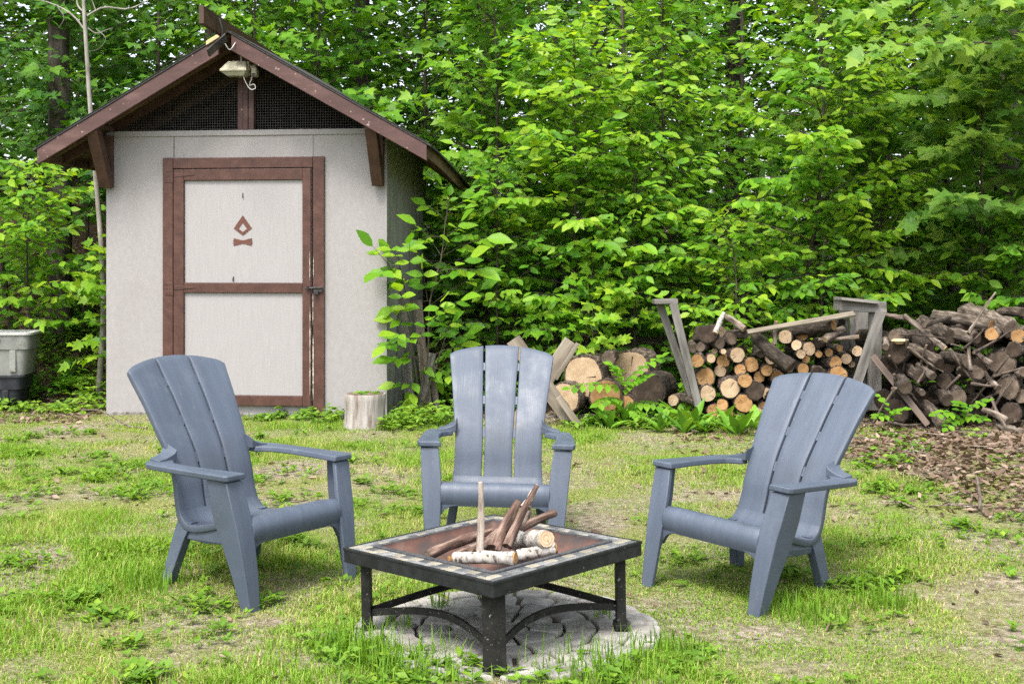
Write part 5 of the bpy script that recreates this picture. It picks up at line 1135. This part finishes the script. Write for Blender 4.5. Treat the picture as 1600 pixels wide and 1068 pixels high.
weeds('shed_foot_weeds', sp, 'low bright weeds along the foot of the shed and stump', 'leaf_ground', .075, 1, dens=22)
sp = [(*gp(x, y), rad, hh) for x, y, rad, hh in [(20, 640, .2, .16), (60, 642, .22, .18), (100, 645, .2, .12), (135, 642, .16, .26), (150, 630, .2, .34), (120, 622, .3, .40), (90, 615, .3, .35), (145, 610, .3, .42), (30, 630, .12, .22)]]
weeds('tub_side_weeds', sp, 'green weeds growing between the grey tub and the shed', 'leaf_ground', .085, 2, dens=16)
sp = [(r_.uniform(-7, -4.0), r_.uniform(13.1, 17), .3, .45) for _ in range(34)] + [(r_.uniform(-.8, 7.5), r_.uniform(12.1, 14.5), .3, .5) for _ in range(46)]
weeds('forest_floor_plants', sp, 'seedlings and low plants covering the shaded forest floor', 'leaf_mid', .11, 3, dens=12)
sp = [(*gp(x, y), rad, hh) for x, y, rad, hh in [(1390, 690, .2, .10), (1420, 720, .25, .12), (1380, 740, .2, .12), (920, 684, .12, .05), (1440, 660, .12, .12), (1530, 700, .12, .10), (1390, 775, .15, .1), (1240, 830, .1, .08)]]
weeds('stack_foot_weeds', [(*gp(x, 664 + (x * 7 % 11) - 4), .13, .10 + .012 * (x * 3 % 9)) for x in range(905, 1200, 17)], 'loose small weeds along the foot of the wood stacks', 'leaf_ground', .075, 8, dens=14)
weeds('paving_edge_weeds', [(-.62, 4.62, .10, .09), (-.50, 4.50, .10, .08), (.30, 4.42, .12, .07), (.55, 4.56, .12, .08), (.12, 4.38, .10, .06), (-.30, 4.40, .10, .06), (.68, 4.75, .10, .07), (-.68, 4.85, .10, .12)], 'low weeds and grass creeping over the front edge of paving', 'leaf_ground', .045, 12, dens=12)
weeds('litter_edge_weeds', sp, 'bright small weeds at the edge of the leaf litter', 'leaf_ground', .06, 4, dens=16)
# leaves lying on the stump
for i in range(5):
    p = at(571, 664, 11.15)
    o = bpy.data.objects.new('resting_leaf', LM[('ovate', i % 3)]); C.objects.link(o); a = R(70 * i); x = p.x + .07 * math.cos(a) + .02; y = 11.15 + .06 * math.sin(a); s = .13
    o.matrix_world = Matrix.Translation((x, y, G(p.x, 11.15) + .315)) @ Matrix.Rotation(a, 4, 'Z') @ Matrix.Rotation(R(-4), 4, 'X') @ Matrix.Scale(s, 4); tag(o, 'green leaf lying on top of the bleached stump', 'leaf', 'leaves on the stump')

# ------------------------------------------------------------------ lawn
def in_litter(x, y):
    return smooth(.35, .62, np.exp(-((x - 3.7) ** 2 / 2.2 + (y - 8.6) ** 2 / 6.5)) + .30 * (fbm(x * 1.7, y * 1.7) - .5))
def bare(x, y):
    b_ = smooth(.56, .70, fbm(x * 1.35 + 3.1, y * 1.1 + 8.4))
    for cx, cy_, rx, ry in ((-1.55, 5.05, .42, .26), (-1.25, 4.6, .32, .18), (1.95, 4.7, .42, .16), (.95, 4.55, .3, .12), (-.95, 5.75, .35, .2), (1.4, 5.35, .3, .16), (.5, 8.9, .7, .4), (-1.0, 4.75, .2, .2), (-1.02, 5.2, .18, .12), (.98, 5.12, .2, .12), (-.07, 4.36, .2, .08), (-.72, 5.63, .12, .1), (.6, 5.5, .14, .12)):
        b_ = np.maximum(b_, np.exp(-(((x - cx) / rx) ** 2 + ((y - cy_) / ry) ** 2) * .8) * (.55 + .7 * fbm(x * 5, y * 5)))
    return np.clip(b_, 0, 1)
def blocked(x, y):
    c, s = math.cos(TH), math.sin(TH); u = (x - OX) * c - (y - OY) * s; v = (x - OX) * s + (y - OY) * c
    m_ = (u > -.03) & (u < W + .03) & (v > -.05) & (v < D + .05)
    rr_ = np.sqrt((x - PC[0]) ** 2 + (y - PC[1]) ** 2); m_ |= rr_ < PR - .03 - .30 * np.clip(fbm(x * 6 + 2, y * 6) - .45, 0, 1) * (1 + 1.6 * (y < PC[1] - .25))
    m_ |= (y > 11.05) & (x > 1.45); m_ |= y > 12.6; m_ |= (y > 11.6) & (x > -1.0)
    return m_
def lawn():
    q = np.random.default_rng(21); n = 1000000
    y = 3.3 + 9.3 * q.random(n) ** 1.5; x = (q.random(n) * 2 - 1) * (.42 * y + .7)
    dens = (1 - .90 * bare(x, y)) * (1 - .97 * in_litter(x, y)) * (.42 + .58 * smooth(.3, .62, fbm(x * 2.8, y * 2.8)))
    keep = (q.random(n) < dens) & ~blocked(x, y); x, y = x[keep], y[keep]
    # tufts round the table legs, chair feet and paving
    tx, ty = [], []
    for cx, cy_, rad, m_ in ((-.62, 4.72, .14, 420), (-.50, 4.62, .12, 300), (.55, 4.72, .16, 300), (.32, 4.46, .24, 520), (1.25, 5.35, .2, 360), (1.6, 5.5, .14, 260), (-.35, 4.48, .24, 560), (-1.6, 5.7, .18, 320), (-.45, 5.0, .06, 60), (.36, 5.15, .05, 60), (-.3, 5.3, .05, 50)):
        tx.append(cx + q.normal(0, rad * .5, m_)); ty.append(cy_ + q.normal(0, rad * .5, m_))
    nt_ = sum(len(a) for a in tx); x = np.r_[x, *tx]; y = np.r_[y, *ty]; n = len(x); tuft = np.arange(n) >= n - nt_
    z = gz(x, y) - .004
    tall_ = fbm(x * 1.6 + 20, y * 1.6 + 4); L = (.014 + .034 * smooth(.4, .75, tall_)) * q.uniform(.4, 1.5, n); L[tuft] = q.uniform(.03, .14, nt_) * np.where(q.random(nt_) < .6, 1, .35)
    L = L * (1 + .25 * (y > 8)); wd = q.uniform(.0012, .0027, n) * (.75 + .09 * y)
    a = q.uniform(0, 2 * np.pi, n); lean = q.uniform(.15, 1.15, n); lean[tuft] *= .55; lie = (q.random(n) < .24) & ~tuft; lean[lie] = 1.3; L[lie] *= 1.35; up_ = np.where(lie, .14, 1.0)
    d = np.c_[np.cos(a), np.sin(a)]; sx = np.c_[-np.sin(a), np.cos(a)]
    B = np.c_[x, y, z]; V = np.empty((n, 5, 3), np.float32)
    b2 = B.copy(); b2[:, :2] += d * (L * lean * .35)[:, None]; b2[:, 2] += L * .62 * up_
    tp = B.copy(); tp[:, :2] += d * (L * lean)[:, None]; tp[:, 2] += L * (1.0 - .25 * lean) * up_
    s3 = np.c_[sx, np.zeros(n)] * wd[:, None]
    V[:, 0] = B - s3; V[:, 1] = B + s3; V[:, 2] = b2 - s3 * .75; V[:, 3] = b2 + s3 * .75; V[:, 4] = tp
    nearb = y < 6.6; ia = np.arange(n) * 5; T = np.r_[(np.array([[0, 1, 3], [0, 3, 2], [2, 3, 4]])[None] + ia[nearb][:, None, None]).reshape(-1, 3), (np.array([[0, 1, 4]])[None] + ia[~nearb][:, None, None]).reshape(-1, 3)]
    dry = fbm(x * 1.9 + 40, y * 1.9 + 13); tint = .18 + .42 * q.random(n) + .45 * smooth(.45, .75, dry) * q.random(n) + .5 * (q.random(n) < .10 + .25 * bare(x, y)); tint[tuft] = q.uniform(0, .45, nt_); tint[lie] = q.uniform(.5, 1.0, int(lie.sum()))
    o = obj('grass', bigmesh('grass', V.reshape(-1, 3), T, 'grass', np.repeat(np.clip(tint, 0, 1), 5), False)); tag(o, 'thin patchy lawn grass, green with dry straw', 'grass', kind='stuff')
    print('blades', n)
    # broad lawn weeds
    m_ = 5200; wx = []; wy = []
    for _ in range(420):
        yy = 3.4 + 8.4 * q.random() ** 1.4; xx = (q.random() * 2 - 1) * (.41 * yy + .3); dn = fbm(xx * .9 + 9, yy * .9 + 2)
        if dn < .46 + .1 * q.random() or (xx > .2 and q.random() < .45): continue
        k_ = q.integers(5, 26); s_ = q.uniform(.03, .16); wx.append(xx + q.normal(0, s_, k_)); wy.append(yy + q.normal(0, s_, k_))
    wx = np.concatenate(wx); wy = np.concatenate(wy); kp = ~blocked(wx, wy) & (in_litter(wx, wy) < .6); wx, wy = wx[kp], wy[kp]; P = []; Dd = []; Nn = []; S = []; Tn = []
    for X_, Y_ in zip(wx, wy):
        bt = q.normal(.45, .2); zz = G(X_, Y_)
        for j in range(q.integers(3, 7)):
            az = q.uniform(0, 6.28); el = q.uniform(.05, .8); P.append([X_, Y_, zz + q.uniform(.004, .035)]); Dd.append([math.cos(az), math.sin(az), el]); Nn.append([-math.cos(az) * el, -math.sin(az) * el, 1]); S.append(q.uniform(.022, .06)); Tn.append(bt + q.normal(0, .15))
    o = obj('lawn_weeds', leaves_mesh('lawn_weeds', P, Dd, Nn, np.array(S), np.array(Tn), 'small', 'leaf_ground')); tag(o, 'small broad leaved weeds growing through the lawn', 'weeds', kind='stuff')
    # dead leaves and chips: dense litter on the right, a scatter elsewhere
    n = 26000; y = q.uniform(5.6, 11.8, n); x = q.uniform(1.2, 6.2, n); kp = (q.random(n) < in_litter(x, y) + .03) & ~blocked(x, y); x, y = x[kp], y[kp]
    x2 = q.uniform(-5, 5, 3200); y2 = 3.4 + 8.6 * q.random(3200); kp = ~blocked(x2, y2) & (q.random(3200) < .12 + .7 * bare(x2, y2)); x = np.r_[x, x2[kp]]; y = np.r_[y, y2[kp]]
    x3 = q.uniform(1.4, 6.5, 2200); y3 = q.uniform(10.3, 11.5, 2200); x4 = q.uniform(-6.8, -3.9, 9000); y4 = q.uniform(11.5, 17.5, 9000); x = np.r_[x, x3, x4]; y = np.r_[y, y3, y4]
    x5 = q.uniform(-1, 8, 9000); y5 = q.uniform(11.6, 16, 9000); x = np.r_[x, x5]; y = np.r_[y, y5]
    n = len(x); P = np.c_[x, y, gz(x, y) + q.uniform(.002, .035, n) * (.4 + in_litter(x, y))]; az = q.uniform(0, 6.28, n)
    Dd = np.c_[np.cos(az), np.sin(az), q.normal(0, .3, n)]; Nn = q.normal(0, .4, (n, 3)) + [0, 0, 1]; S = q.uniform(.025, .085, n) * np.where(y < 6.5, .7, 1)
    o = obj('leaf_litter', leaves_mesh('leaf_litter', P, Dd, Nn, S, q.normal(.5, .25, n), 'chip', 'litter')); tag(o, 'brown dead leaves and bark chips, heaped thickest on the right', 'leaf litter', kind='stuff')
    # twigs in the litter
    V = []; F = []
    for _ in range(330):
        xx, yy = q.uniform(1.6, 5.6), q.uniform(6.0, 11.2)
        if q.random() > in_litter(np.array(xx), np.array(yy)) + .08: continue
        a_ = q.uniform(0, 6.28); L_ = q.uniform(.08, .4); d_ = np.array([math.cos(a_), math.sin(a_), q.normal(0, .1)]); p = np.array([xx, yy, G(xx, yy) + .025]); v, f = tube_data([p, p + d_ * L_ * .5 + [0, 0, q.uniform(0, .02)], p + d_ * L_], [.006, .005, .003], 5, False); k_ = len(V); V += v; F += [tuple(i + k_ for i in g) for g in f]
    o = obj('litter_twigs', mesh('litter_twigs', V, F, 'bark_pale')); tag(o, 'thin broken twigs strewn through the leaf litter', 'twigs', kind='stuff')
lawn()
print('tris', sum(len(o.data.polygons) for o in C.objects if o.type == 'MESH'), 'objects', len(C.objects))
